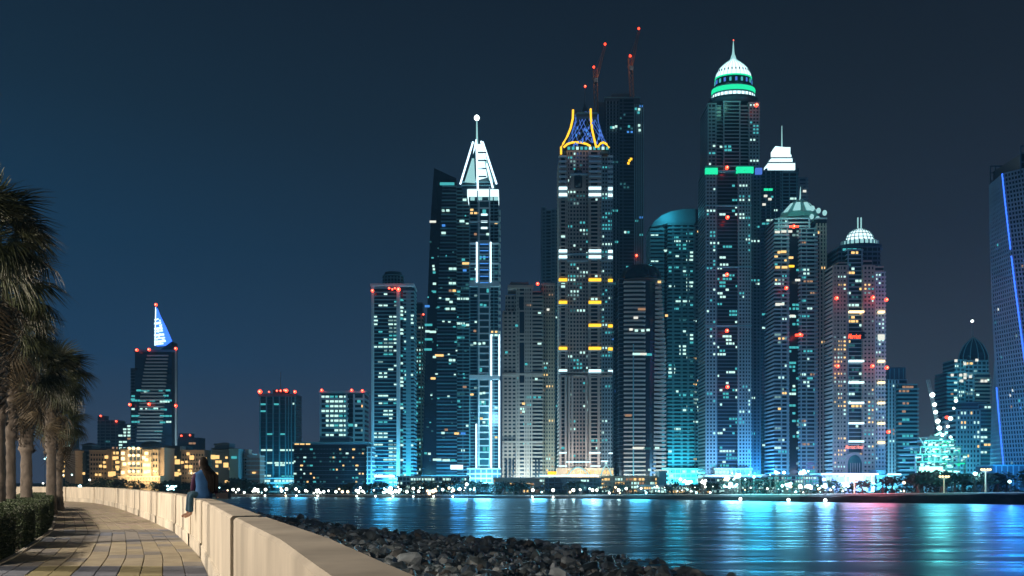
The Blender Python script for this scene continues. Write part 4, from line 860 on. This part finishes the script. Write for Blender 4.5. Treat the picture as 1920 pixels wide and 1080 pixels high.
# high fills added in mid-air before two roofs and the twisted tower
for px,py,d,c,pw_ in [(1255,400,470,(.1,.75,.95),4000),(1500,395,385,(.3,.9,.8),7000),(1905,500,345,(.05,.25,1),16000),(1872,560,352,(1,.08,.08),12000)]: lamp('high_fill',P(px,py,d),c,pw_,3)
# ------------------------------------------------------------------ near promenade
WP=[(.90,-3),(.5,0),(-.72,2.66),(-.91,3.08),(-1.50,4.4),(-2.91,7.2),(-4.69,10.8),(-6.12,13.65),(-7.37,15.9),(-9.8,20.2),(-12.6,24.6),(-16.05,29.9),(-19.5,35.1),(-23.1,40.4),(-26.5,45),(-29.5,49),(-34,53),(-40,56),(-60,62)]
def WX(y):
    for (a,ya),(b,yb) in zip(WP,WP[1:]):
        if y<=yb: return a+(b-a)*(y-ya)/(yb-ya)
    return WP[-1][0]
def WN(y):
    d=Vector((WX(y+.6)-WX(y-.6),1.2,0)).normalized(); return d,Vector((d.y,-d.x,0))   # tangent, outward normal
M_wall=M('cast_stone',(.62,.56,.46),.85,.17,1.3,.35,stretch=(1.6,1.6,.5),detail=10); M_cope=M('coping_stone',(.60,.55,.46),.8,.18,1.3,.3); M_joint=M('dark_joint_stone',(.30,.27,.22),.9,.2,3,.3)  # joint filler stone is darker than panels and coping
wall=root('sea_wall',(WX(10),10,0),'long curved pale stone parapet between the paved walk and the rocks','wall'); Wo=Vector((WX(10),10,0))
TH=.34; WH=1.10
def wall_piece(name,y0,y1,mat,inset=0.,h=WH,grow=0.,z0=-.3,bev=.025,th=TH):
    n=max(2,int((y1-y0)/1.2)+1); sec=[(inset,z0),(inset,h-bev),(inset+bev,h),(th-inset-bev,h),(th-inset,h-bev),(th-inset,-2.2)]
    v=[];f=[]
    for i in range(n):
        y=y0+(y1-y0)*i/(n-1); d,nn=WN((y0+y1)/2 if n==2 else y); o=Vector((WX(y),y,0))-Wo
        for s_,z in sec: v.append(o+nn*s_+Vector((0,0,z)))
    k=len(sec)
    for i in range(n-1):
        for j in range(k-1): a=i*k+j; f.append((a,a+k,a+k+1,a+1))
    f.append(tuple(range(k))); f.append(tuple((n-1)*k+j for j in range(k))[::-1])
    return link(name,mesh(name,v,f,mat),wall)
J=[-3,-1.2,7.2,13.4,16.0,20.2,24.6,29.9,35.1,40.4,45,49,53,58]
for a,b in zip(J,J[1:]):
    g=.18 if b<17 else .12
    wall_piece('wall_panel',a+g,b-g,M_wall)
    wall_piece('joint_post',b-g+.025,b+g-.025,M_cope,inset=.05,h=WH-.012)
    wall_piece('joint_filler',b-g,b+g,M_joint,inset=.09,h=WH-.05)
    d,nn=WN((a+b)/2)
    # low plinth course
# plinth, as separate stones per panel
for a,b in zip(J,J[1:]):
    n=max(2,int((b-a)/1.2)+1); v=[];f=[]
    for i in range(n):
        y=a+.2+(b-a-.4)*i/(n-1); d,nn=WN(y); o=Vector((WX(y),y,0))-Wo
        for s_,z in((-.03,-.1),(-.03,.26),(.01,.28)): v.append(o+nn*s_+Vector((0,0,z)))
    for i in range(n-1):
        for j in range(2): q=i*3+j; f.append((q,q+3,q+4,q+1))
    link('plinth_stone',mesh('plinth_stone',v,f,M_cope),wall)
# ground under everything near
def strip(name,offs,ys,mat,zf):
    v=[];f=[];k=len(offs)
    for y in ys:
        for o in offs: v.append((WX(y)+o,y,zf(o,y)))
    for i in range(len(ys)-1):
        for j in range(k-1): a=i*k+j; f.append((a,a+1,a+k+1,a+k))
    return struct(link(name,mesh(name,v,f,mat)))
ys=[-3+i*1.5 for i in range(44)]
M_grout=M('grout',(.10,.09,.075),.9,.2,5); strip('walk_bed',[-3.6,-1.5,.05],ys,M_grout,lambda o,y:-.03)
M_soil=M('planting_soil',(.07,.055,.035),.95,.4,2,.6); strip('planting_bed',[-60,-20,-8,-3.56],ys,M_soil,lambda o,y:-.01)
MT={'tan':M('tan_paver',(.33,.29,.21),.75,.12,2.5,.3),'grey':M('grey_paver',(.22,.21,.20),.75,.12,2.5,.3),'yel':M('yellow_paver',(.28,.25,.13),.75,.12,2.5,.3),'blue':M('blue_grey_paver',(.13,.15,.20),.75,.15,2.5,.3),'warm':M('rose_paver',(.34,.28,.23),.75,.12,2.5,.3)}
pav_=bpy.data.objects.new('paved_walk',None); col.objects.link(pav_); struct(pav_)
tw=.36; rest={}
row_y=[];y=9.6
while y<58: row_y.append(y); y+=.62
cnt=0; rgp=random.Random(3)
for ri,(y0,y1) in enumerate(zip(row_y,row_y[1:])):
    for c in range(10):
        gp=.008; j=rgp.uniform(-.003,.003)
        z=rgp.uniform(-.004,.004)
        q=[(WX(yy)-.03-cc*tw*1.0, yy) for yy,cc in ((y0+gp,c+1-gp/tw),(y0+gp,c+gp/tw),(y1-gp,c+gp/tw),(y1-gp,c+1-gp/tw))]
        if y0<12.0: mtn='blue' if (c//2)%2==0 else 'yel'
        elif y0<16.5: mtn=rgp.choice(['tan','tan','tan','tan','grey'])
        elif y0<21: mtn=rgp.choice(['grey','grey','blue','grey'])
        else: mtn=rgp.choice(['tan','warm','tan'])
        bv=.006; top=[(x+(bv if i in(0,3) else -bv),yy+(bv if i<2 else -bv),z) for i,(x,yy) in enumerate(q)]
        v=[(x,yy,-.035) for x,yy in q]+[(x,yy,z-.006) for x,yy in q]+top
        f=[(0,1,5,4),(1,2,6,5),(2,3,7,6),(3,0,4,7),(4,5,9,8),(5,6,10,9),(6,7,11,10),(7,4,8,11),(8,9,10,11)]
        if cnt<298 and y0>10.0: link('paver',mesh('paver',v,f,MT[mtn]),pav_); cnt+=1
        else: rest.setdefault(mtn,MB()).add(v,f)
for k_,m in rest.items(): m.out('paver_field',MT[k_],pav_)['kind']='stuff'
# kerb along the hedge side
M_kerb=M('kerb_stone',(.35,.33,.29),.8,.1,2,.3)
m=MB(); 
for i in range(52):
    y0=9+i*.95; y1=y0+.94; a=[(WX(y0)-3.72,y0),(WX(y0)-3.62,y0),(WX(y1)-3.62,y1),(WX(y1)-3.72,y1)]
    mm=MB(); mm.prism(a,-.05,.03); mm.out('kerb_stone',M_kerb,pav_)
# ------------------------------------------------------------------ hedges
M_hedge=M('hedge_leaf',(.025,.045,.015),.7,.45,6); M_hcore=M('hedge_core',(.01,.018,.008),.9)
def hedge(y0,y1,off,wd,h,lbl):
    yc=(y0+y1)/2; o=Vector((WX(yc)+off,yc,0)); r_=root('box_hedge',o,lbl,'hedge','clipped box hedges along the walk'); r=random.Random(int(yc*10))
    def pt(u_,v_,z): y=y0+(y1-y0)*v_; return Vector((WX(y)+off-wd*(1-u_),y,z))-o
    c=MB(); c.add([pt(.03,.03,0),pt(.97,.03,0),pt(.97,.97,0),pt(.03,.97,0),pt(.04,.04,h*.96),pt(.96,.04,h*.96),pt(.96,.96,h*.96),pt(.04,.96,h*.96)],CF); c.out('hedge_core',M_hcore,r_)
    m=MB(); dens=900
    def leaf(p,nrm):
        a=(Vector((r.gauss(0,1),r.gauss(0,1),r.gauss(0,1)))+nrm*.6).normalized()*r.uniform(.018,.034); b_=a.cross(Vector((r.gauss(0,1),r.gauss(0,1),r.gauss(0,1)))).normalized()*r.uniform(.010,.018)
        m.add([p-a,p+b_,p+a,p-b_],[(0,1,2,3)])
    for i in range(int(dens*(y1-y0)*h*1.5)): leaf(pt(1+r.gauss(0,.012),r.random(),r.random()*h),Vector((1,0,0)))
    for i in range(int(dens*wd*h*1.6)): leaf(pt(r.random(),r.gauss(0,.008),r.random()*h),Vector((0,-1,0)))
    for i in range(int(dens*wd*(y1-y0)*1.2)): leaf(pt(r.random(),r.random(),h+r.gauss(0,.015)),Vector((0,0,1)))
    m.out('foliage',M_hedge,r_)
hd=[(11.9,14.2),(15.1,17.2),(18.2,20.6),(21.6,24.4),(25.4,28.4),(29.5,33),(34.2,38.5)]
hn=['nearest clipped hedge block, cut off by the left edge of the photo','second clipped hedge block, just behind the nearest one','third hedge block, in shadow beside the first palm trunk','fourth hedge block with its sunken dark side to the walk','fifth hedge block under the palms','sixth and smaller looking hedge block further along','furthest hedge block where the wall bends left']
for (a,b),l in zip(hd,hn): hedge(a,b,-3.74,1.7,.86,l)
# ------------------------------------------------------------------ palms
M_frond=M('palm_leaf',(.026,.036,.012),.6,.4,2); M_dead=M('dry_palm_leaf',(.05,.038,.02),.8,.4,2); M_trunk=M('palm_trunk',(.085,.072,.062),.9,.35,6,.8,stretch=(1,1,.6)); M_pet=M('palm_stalk',(.09,.08,.03),.7)
def fan_mesh(seed,mat,droop,n=34,Lf=.95):
    r=random.Random(seed); m=MB()
    # stalk from origin along +x, fan at 1
    m.tube([(0,0,0),(.45,0,.03),(.85,0,0)],[.022,.015,.010],4)
    for i in range(n):
        a=rad(-118+236*i/(n-1)); Lx=Lf*(1-.25*abs(a/rad(118))**2)*r.uniform(.9,1.05); wd=.024
        d=Vector((math.cos(a),math.sin(a),0)); s_=Vector((-d.y,d.x,0)); o=Vector((.85,0,0)); pts=[]
        tip=r.uniform(.6,1.3)*droop
        for q,w_ in((0.03,.006),(.35,wd),(.62,wd*.85),(.85,wd*.4),(1,.002)):
            z=-(q**2.2)*tip*Lx+ .02*math.sin(i*1.7)
            if q>.6: z-= (q-.6)*r.uniform(.1,.5)
            c=o+d*Lx*q*(1-.25*droop*q)+Vector((0,0,z)); pts.append((c,w_))
        v=[];f=[]
        for c,w_ in pts: v+= [c-s_*w_+Vector((0,0,w_*.5)), c, c+s_*w_+Vector((0,0,w_*.5))]
        for k in range(len(pts)-1):
            b=k*3; f+=[(b,b+1,b+4,b+3),(b+1,b+2,b+5,b+4)]
        m.add(v,f)
    return mesh('frond',m.v,m.f,mat)
greenf=[fan_mesh(i,M_frond,.25+.12*i) for i in range(4)]; deadf=[fan_mesh(20+i,M_dead,.9+.2*i,18,.8) for i in range(3)]
Z1=Vector((0,0,1))
def palm(x,y,h,R,lbl,n=46,seed=0,tr=.20,lean=(0,0)):
    r=random.Random(seed); r_=root('fan_palm',(x,y,0),lbl,'palm tree','fan palms along the walk')
    m=MB(); k=14; N=int(h/.10); v=[];f=[]
    for j in range(N+1):
        t_=j/N; z=h*t_; base=tr*(1.18-.35*t_) * (1+.25*max(0,1-z/.5))
        if t_>.45: base*=1.25+.12*math.sin(j*1.9)
        for i in range(k):
            a=2*math.pi*i/k+j*.16; rr=base*(1+r.uniform(-.05,.07)+(.09*r.random() if t_>.45 else 0)+(.035 if j%2 else 0)); v.append((lean[0]*t_*t_+rr*math.cos(a),lean[1]*t_*t_+rr*math.sin(a),z))
    for j in range(N):
        for i in range(k): f.append((j*k+i,j*k+(i+1)%k,(j+1)*k+(i+1)%k,(j+1)*k+i))
    f.append(tuple(N*k+i for i in range(k))); link('trunk',mesh('trunk',v,f,M_trunk,True),r_)
    bm_=MB()
    for q in range(int(N*.55)*7):
        t_=.45+.55*r.random(); a=r.uniform(0,6.283); rr=tr*1.25*(1.18-.35*t_)*.95; p=Vector((lean[0]*t_*t_+rr*math.cos(a),lean[1]*t_*t_+rr*math.sin(a),h*t_)); o_=Vector((math.cos(a),math.sin(a),0)); s_=Vector((-o_.y,o_.x,0)); w_=r.uniform(.03,.06); l_=r.uniform(.06,.14)
        bm_.add([p-s_*w_-Z1*.05,p+s_*w_-Z1*.05,p+s_*w_*.5+o_*l_+Z1*.08,p-s_*w_*.5+o_*l_+Z1*.08,p+Z1*.06],[(0,1,2,3),(0,3,4),(1,4,2),(3,2,4)])
    struct(bm_.out('leaf_base',M_trunk,r_),'stuff')
    top=Vector((lean[0],lean[1],h))
    for i in range(n):
        fr=i/n; el=rad(75-fr*150+r.uniform(-10,10)); dead=el<rad(-38)
        me=r.choice(deadf) if dead else r.choice(greenf)
        o=link('dry_frond' if dead else 'frond',me,r_); zz=top-Vector((0,0,(.0 if not dead else r.uniform(.0,1.5))))
        o.location=zz; o.rotation_euler=(r.uniform(-.5,.5),-el,i*2.399+r.uniform(-.3,.3)); s_=R*r.uniform(.85,1.1)/1.8; o.scale=(s_,s_,s_)
palm(-11.9,15.8,7.0,1.65,'nearest tall fan palm, its crown cut off by the left edge of the photo',60,1,.16)
palm(-15.05,20.3,7.0,1.9,'fan palm with a dark trunk second from the left edge',54,2,.17)
palm(-17.1,23.6,6.5,1.8,'fan palm with a brightly lit mottled trunk',54,3,.16)
palm(-18.35,26.2,5.7,1.8,'fan palm with a dark trunk right beside the bright mottled one',54,4,.17)
palm(-20.6,31.0,6.1,2.0,'lower fan palm whose drooping crown hangs right of the others',50,5,.17)
palm(-23.9,36.5,4.6,1.8,'furthest and lowest fan palm behind the row of trunks',50,6,.2)
palm(-10.85,12.0,8.9,1.9,'fan palm outside the frame with frond tips reaching in at upper left',26,7,.2)
# ------------------------------------------------------------------ rock revetment
M_rock=[M('riprap_grey',(.11,.14,.155),.42,.5,1.5,.8),M('riprap_dark',(.04,.055,.065),.35,.5,1.5,.8),M('riprap_pale',(.34,.40,.44),.5,.3,1.5,.8),M('riprap_brown',(.09,.085,.08),.5,.4,1.5,.8)]
def rock_mesh(seed,mat):
    r=random.Random(seed); bm=bmesh.new(); bmesh.ops.create_icosphere(bm,subdivisions=2,radius=1)
    pl=[(Vector((r.gauss(0,1),r.gauss(0,1),r.gauss(0,1))).normalized(),r.uniform(.38,.78)) for _ in range(13)]
    for v in bm.verts:
        for n_,d in pl:
            s_=v.co.dot(n_)
            if s_>d: v.co-=n_*(s_-d)
        v.co*=1+.08*noise.noise(v.co*2+Vector((seed,0,0)))
    me=bpy.data.meshes.new('rock'); bm.to_mesh(me); bm.free(); me.materials.append(mat); return me
rocks=[rock_mesh(i,M_rock[(0,1,0,2,3,1,0,2)[i%8]]) for i in range(12)]
def sea_x(y):
    pts=[(26,-20),(26,10),(23,30),(18.5,50),(16.3,56),(12.8,69),(2.7,88),(-12,98),(-30,120),(-51,152),(-75,185),(-120,230)]
    for (a,ya),(b,yb) in zip(pts,pts[1:]):
        if y<=yb: return a+(b-a)*(y-ya)/(yb-ya)
    return pts[-1][0]
def wall_out(y): return WX(y)+.45 if y<60 else WX(60)-(y-60)*1.25
def bank_z(t_): return -1.0+(WZ-.5+1.0)*min(1,t_)**.8
rv=bpy.data.objects.new('rock_revetment',None); col.objects.link(rv); struct(rv)
# bed under the rocks
v=[];f=[];K=9; yy=[-5+i*5 for i in range(48)]
for y in yy:
    for j in range(K):
        t_=j/(K-1); x=wall_out(y)+(sea_x(y)+2-wall_out(y))*t_; v.append((x,y,bank_z(t_)-.45))
for i in range(len(yy)-1):
    for j in range(K-1): a=i*K+j; f.append((a,a+1,a+K+1,a+K))
struct(link('bank_bed',mesh('bank_bed',v,f,M_rock[1])))
rg=random.Random(77); cand=[]
y=14.
while y<215:
    st=.64+.0045*max(0,y-40); L_=sea_x(y)-wall_out(y); nx_=int(L_/st)
    for i in range(nx_+1):
        t_=(i+rg.random())/(nx_+1); x=wall_out(y)+L_*t_; py_=y+rg.uniform(-.35,.35)*st*2
        z=bank_z(t_)+rg.uniform(-.2,.3)+.25*noise.noise(Vector((x*.25,y*.2,0))); s_=st*rg.uniform(.35,1.05)*(1.8 if rg.random()<.10 else 1)
        sx=960+F*x/py_; sy=HZ+F*(EYE-z)/py_
        if -100<sx<1500 and sy<1110 and sx>300:
            cand.append((F*s_/py_,x,py_,z,s_))
    y+=st*.9
# rocks hidden by the wall are dropped
vis=[]
for c in cand:
    sz,x,y_,z,s_=c; sx=960+F*x/y_; sy=HZ+F*(EYE-z)/y_
    if sx<740 and sy> 935+ (sx-400)*.44+8: continue
    vis.append(c)
vis.sort(reverse=True); print('rocks',len(cand),len(vis))
bigm=[MB() for _ in M_rock]
for i,(sz,x,y_,z,s_) in enumerate(vis):
    me=rg.choice(rocks) ; rx,ry,rz=rg.uniform(-.5,.5),rg.uniform(-.5,.5),rg.uniform(0,6.28); sc3=(s_*rg.uniform(.75,1.25),s_*rg.uniform(.6,1.0),s_*rg.uniform(.5,.95))
    if i<298:
        o=link('rock',me,rv); o.location=(x,y_,z); o.rotation_euler=(rx,ry,rz); o.scale=sc3
    else:
        mx_=Matrix.LocRotScale(Vector((x,y_,z)),__import__('mathutils').Euler((rx,ry,rz)),Vector(sc3)); k_=M_rock.index(me.materials[0])
        bigm[k_].add([mx_@q.co for q in me.vertices],[tuple(p.vertices) for p in me.polygons])
for k_,m in enumerate(bigm):
    if m.v: m.out('rubble',M_rock[k_],rv)['kind']='stuff'
# ------------------------------------------------------------------ street lamps lighting the walk (left, out of frame)
def street_lamp(x,y,h,pw_,i,pr=.12):
    r_=root('street_lamp',(x,y,0),['street lamp beyond the near hedge','street lamp beyond the second palm','street lamp beyond the far palms','street lamp near the wall bend','street lamp nearest the camera'][i],'street lamp','street lamps lighting the walk')
    MB().tube([(0,0,0),(0,0,h)],[.09,.06],8).out('post',mt['steel'],r_)
    MB().lathe([(.02,h+.42),(.26,h+.30),(.28,h+.26)],12).out('hood',mt['dark'],r_)
    place('globe',glm[2],(0,0,h+.12),(.13,)*3,0,r_)
    lamp('street_light',(x+.22,y,h+.05),(1,.84,.66),pw_,pr)
street_lamp(-17.5,12.6,5.6,5200,0,.07); street_lamp(-12.5,3.0,5.6,3200,4,.07); street_lamp(-22.5,19.6,5.6,4200,1,.07); street_lamp(-29,29,5.6,5200,2,.07); street_lamp(-40,43,5.8,6500,3,.07)
def loft(name,rings,ax,ay,mat,parent,n=20,sub=True):
    v=[];f=[]
    for c,a,b in rings:
        for k in range(n): q=2*math.pi*k/n; v.append(c+ax*a*math.cos(q)+ay*b*math.sin(q))
    for i in range(len(rings)-1):
        for k in range(n): f.append((i*n+k,i*n+(k+1)%n,(i+1)*n+(k+1)%n,(i+1)*n+k))
    f.append(tuple(range(n))[::-1]); f.append(tuple((len(rings)-1)*n+k for k in range(n)))
    return link(name,mesh(name,v,f,mat,True),parent)
# ------------------------------------------------------------------ the seated person
M_skin=M('skin',(.42,.25,.18),.6); M_shirt=M('blue_shirt',(.025,.12,.33),.85,.15,6,.3); M_sleeve=M('purple_sleeve',(.05,.01,.055),.85); M_jean=M('teal_jeans',(.018,.07,.12),.85,.2,8,.2); M_hair=M('dark_hair',(.008,.005,.004),.9,.3,12,.3,stretch=(1,1,.1)); M_white=M('white_hem',(.7,.7,.7),.8)
sy_=14.75; d_,n_=WN(sy_); seat=Vector((WX(sy_),sy_,WH))+n_*.16
ps=root('person',seat,'person with long dark hair in blue top sitting on the wall, back turned','person')
Fw=Vector((-.52,.85,0)).normalized(); Rt=Vector((Fw.y,-Fw.x,0)); inn=-n_; Z=Vector((0,0,1))
def skin(name,nodes,edges,mat,parent,sub=2):
    me=bpy.data.meshes.new(name); ks=list(nodes); me.from_pydata([tuple(nodes[k][0]) for k in ks],[(ks.index(a),ks.index(b)) for a,b in edges],[])
    o=link(name,me,parent); md=o.modifiers.new('skin','SKIN'); md.use_smooth_shade=True
    for i,k in enumerate(ks):
        r=nodes[k][1]; r=r if hasattr(r,'__len__') else (r,r); me.skin_vertices[0].data[i].radius=r; me.skin_vertices[0].data[i].use_root=(i==0)
    s_=o.modifiers.new('sub','SUBSURF'); s_.levels=sub; s_.render_levels=sub; me.materials.append(mat)
    dg=bpy.context.evaluated_depsgraph_get(); me2=bpy.data.meshes.new_from_object(o.evaluated_get(dg)); o.modifiers.clear(); o.data=me2
    me2.name=name; me2.materials.clear(); me2.materials.append(mat); me2.polygons.foreach_set('use_smooth',[True]*len(me2.polygons)); return o
hip=Vector((0,0,.10)); chest=hip+Z*.34+Fw*.03; neck=hip+Z*.50+Fw*.04
kneeL=hip+inn*.27+d_*.11+Z*.01; kneeR=hip+inn*.25-d_*.05; hL=hip-Rt*.09+inn*.02; hR=hip+Rt*.09+inn*.02
ankL=kneeL-Z*.42+inn*.03; ankR=kneeR-Z*.42+inn*.01
shL=chest-Rt*.165+Z*.065; shR=chest+Rt*.165+Z*.065; elL=shL-Z*.26-Rt*.04+Fw*.03; elR=shR-Z*.26+Rt*.05-Fw*.05; haL=elL-Z*.20+Fw*.10+Rt*.02; haR=Vector((0,0,0))+Rt*.27-Fw*.03+Z*.03
fd=(inn+Rt*-.3).normalized()
def foot(a): return a+fd*.13-Z*.06
N={'p':(hip,.10),'s':(hip+Z*.18,.085),'c':(chest,.09),'n0':(neck,.055),'n1':(neck+Z*.07,.048),
 'sl':(shL,.055),'sr':(shR,.055),'el':(elL,.042),'er':(elR,.042),'hl':(haL,.028),'hr':(haR+Z*.02,.028),
 'tl':(hL,.085),'tr':(hR,.085),'kl':(kneeL,.058),'kr':(kneeR,.058),'al':(ankL,.036),'ar':(ankR,.036),'fl':(foot(ankL),.028),'fr':(foot(ankR),.028)}
skin('body',N,[('p','s'),('s','c'),('c','n0'),('n0','n1'),('c','sl'),('sl','el'),('el','hl'),('c','sr'),('sr','er'),('er','hr'),('p','tl'),('tl','kl'),('kl','al'),('al','fl'),('p','tr'),('tr','kr'),('kr','ar'),('ar','fr')],M_skin,ps)
loft('shirt',[(hip-Z*.09,.165,.125),(hip-Z*.02,.178,.135),(hip+Z*.08,.165,.125),(hip+Z*.17,.155,.115),(hip+Z*.27,.170,.120),(hip+Z*.36+Fw*.02,.192,.122),(hip+Z*.42+Fw*.03,.195,.112),(hip+Z*.465+Fw*.03,.165,.095),(hip+Z*.50+Fw*.035,.09,.075),(hip+Z*.525+Fw*.04,.058,.058)],Rt,Fw,M_shirt,ps)
loft('hem',[(hip-Z*.115,.168,.128),(hip-Z*.085,.170,.130)],Rt,Fw,M_white,ps)
skin('sleeve',{'a':(shL+Rt*.06,.075),'b':(shL-Z*.01,.078),'c':(elL,.056),'d':(haL+(elL-haL)*.25,.042)},[('a','b'),('b','c'),('c','d')],M_sleeve,ps)
skin('sleeve',{'a':(shR-Rt*.06,.075),'b':(shR-Z*.01,.078),'c':(elR,.056),'d':(haR+(elR-haR)*.25,.042)},[('a','b'),('b','c'),('c','d')],M_sleeve,ps)
for h_,k_,a_ in((hL,kneeL,ankL),(hR,kneeR,ankR)): skin('trouser_leg',{'h':(h_,.10),'k':(k_,.066),'m':(k_.lerp(a_,.5),.058),'a':(a_+Z*.03,.060)},[('h','k'),('k','m'),('m','a')],M_jean,ps)
for hand,dr in((haL,Fw),(haR,(Rt-Fw*.3).normalized())):
    side=dr.cross(Z).normalized()
    for q,l_ in((-.024,.06),(-.008,.075),(.008,.07),(.024,.055)):
        b0=hand+dr*.03+side*q; skin('finger',{'a':(b0,.010),'b':(b0+dr*l_*.55-Z*.003,.009),'c':(b0+dr*l_-Z*.018,.008)},[('a','b'),('b','c')],M_skin,ps,1)
    b0=hand+side*.03; skin('thumb',{'a':(b0,.011),'b':(b0+side*.03+dr*.03,.009)},[('a','b')],M_skin,ps,1)
Hf=Vector((-.90,.42,0)).normalized(); Hr=Vector((Hf.y,-Hf.x,0)); hc=neck+Z*.17+Hf*.02
hm=MB()
bm=bmesh.new(); bmesh.ops.create_uvsphere(bm,u_segments=20,v_segments=14,radius=1)
for v in bm.verts:
    x,y_,z=v.co; # x right, y forward
    w_=.074*(1-.18*max(0,-z)); fwd=.092*(1-.12*max(0,-z)); p=Vector((x*w_,y_*fwd,z*.112))
    if y_>.6: # face relief
        if abs(x)<.16 and -.25<z<.12: p.y+=.020*(1-abs(x)/.16)*(1-(z+.25)/.5)
        if .05<z<.25 and .2<abs(x)<.5: p.y-=.006
    if z<-.6 and y_>0: p.y+=.012
    v.co=Hr*p.x+Hf*p.y+Z*p.z
me=bpy.data.meshes.new('head'); bm.to_mesh(me); bm.free(); me.materials.append(M_skin); me.polygons.foreach_set('use_smooth',[True]*len(me.polygons)); hd_=link('head',me,ps); hd_.location=hc
for s_ in(-1,1):
    place('eye',ball(M('eye_white',(.6,.6,.6),.3)) ,hc+Hf*.083+Hr*.03*s_+Z*.01,(.010,)*3,0,ps); place('ear',ball(M_skin),hc+Hr*.074*s_,(.014,.02,.03),0,ps)
MB().box(-.02,.02,-.004,.004,-.004,.004).out('mouth',M('lips',(.4,.12,.1)),ps).location=hc+Hf*.088-Z*.05
loft('hair',[(hc-Hf*.03+Z*.02,.078,.075),(hc-Hf*.045-Z*.05,.082,.07),(hc-Hf*.05-Z*.13+Rt*.02,.085,.055),(chest-Fw*.09+Rt*.07+Z*.12,.10,.05),(chest-Fw*.115+Rt*.11,.10,.045),(chest-Fw*.12+Rt*.14-Z*.12,.085,.04),(chest-Fw*.12+Rt*.155-Z*.24,.055,.03),(chest-Fw*.12+Rt*.16-Z*.32,.02,.015)],Rt,Fw,M_hair,ps)
for q in range(9):
    o_=Rt*(.05+.026*q)-Fw*(.125+.01*(q%3)); m=MB(); m.tube([hc-Hf*.08+Rt*.02*(q-4)*.6-Z*.05,chest+o_+Z*.06,chest+o_-Z*(.16+.02*(q%4)),chest+o_-Z*(.26+.03*(q%3))+Rt*.01],[.018,.02,.014,.004],5); m.out('hair_strand',M_hair,ps,True)
bm=bmesh.new(); bmesh.ops.create_uvsphere(bm,u_segments=20,v_segments=14,radius=1)
for v in bm.verts:
    x,y_,z=v.co; f_=1 if y_<.25 or z>.55 else .72
    v.co=Hr*x*.092*f_+Hf*(y_*.104*f_-.012)+Z*(z*.128*(1 if z>0 else 1.05)+.008)
me=bpy.data.meshes.new('hair_cap'); bm.to_mesh(me); bm.free(); me.materials.append(M_hair); me.polygons.foreach_set('use_smooth',[True]*len(me.polygons)); link('hair_cap',me,ps).location=hc
bg_=root('shoulder_bag',seat+Rt*.38-Fw*.05+Z*.0,'small dark bag lying on the wall beside the seated person','bag')
MB().box(-.13,.13,-.08,.08,0,.13).out('bag_body',M('bag_cloth',(.03,.03,.04),.8),bg_); MB().tube([(-.1,0,.12),(-.04,0,.17),(.05,0,.165),(.1,0,.12)],.01,5).out('strap',M_sleeve,bg_)
# ------------------------------------------------------------------ night haze
hz=bpy.data.materials.new('night_haze'); hz.use_nodes=True; n=hz.node_tree; n.nodes.clear()
o_=n.nodes.new('ShaderNodeOutputMaterial'); pv=n.nodes.new('ShaderNodeVolumePrincipled'); pv.inputs['Color'].default_value=(.35,.70,1,1); pv.inputs['Density'].default_value=.0002; pv.inputs['Anisotropy'].default_value=.3
n.links.new(pv.outputs[0],o_.inputs['Volume'])
hb=MB(); hb.box(-900,900,-60,900,WZ-3,290); struct(hb.out('haze',hz),'stuff')
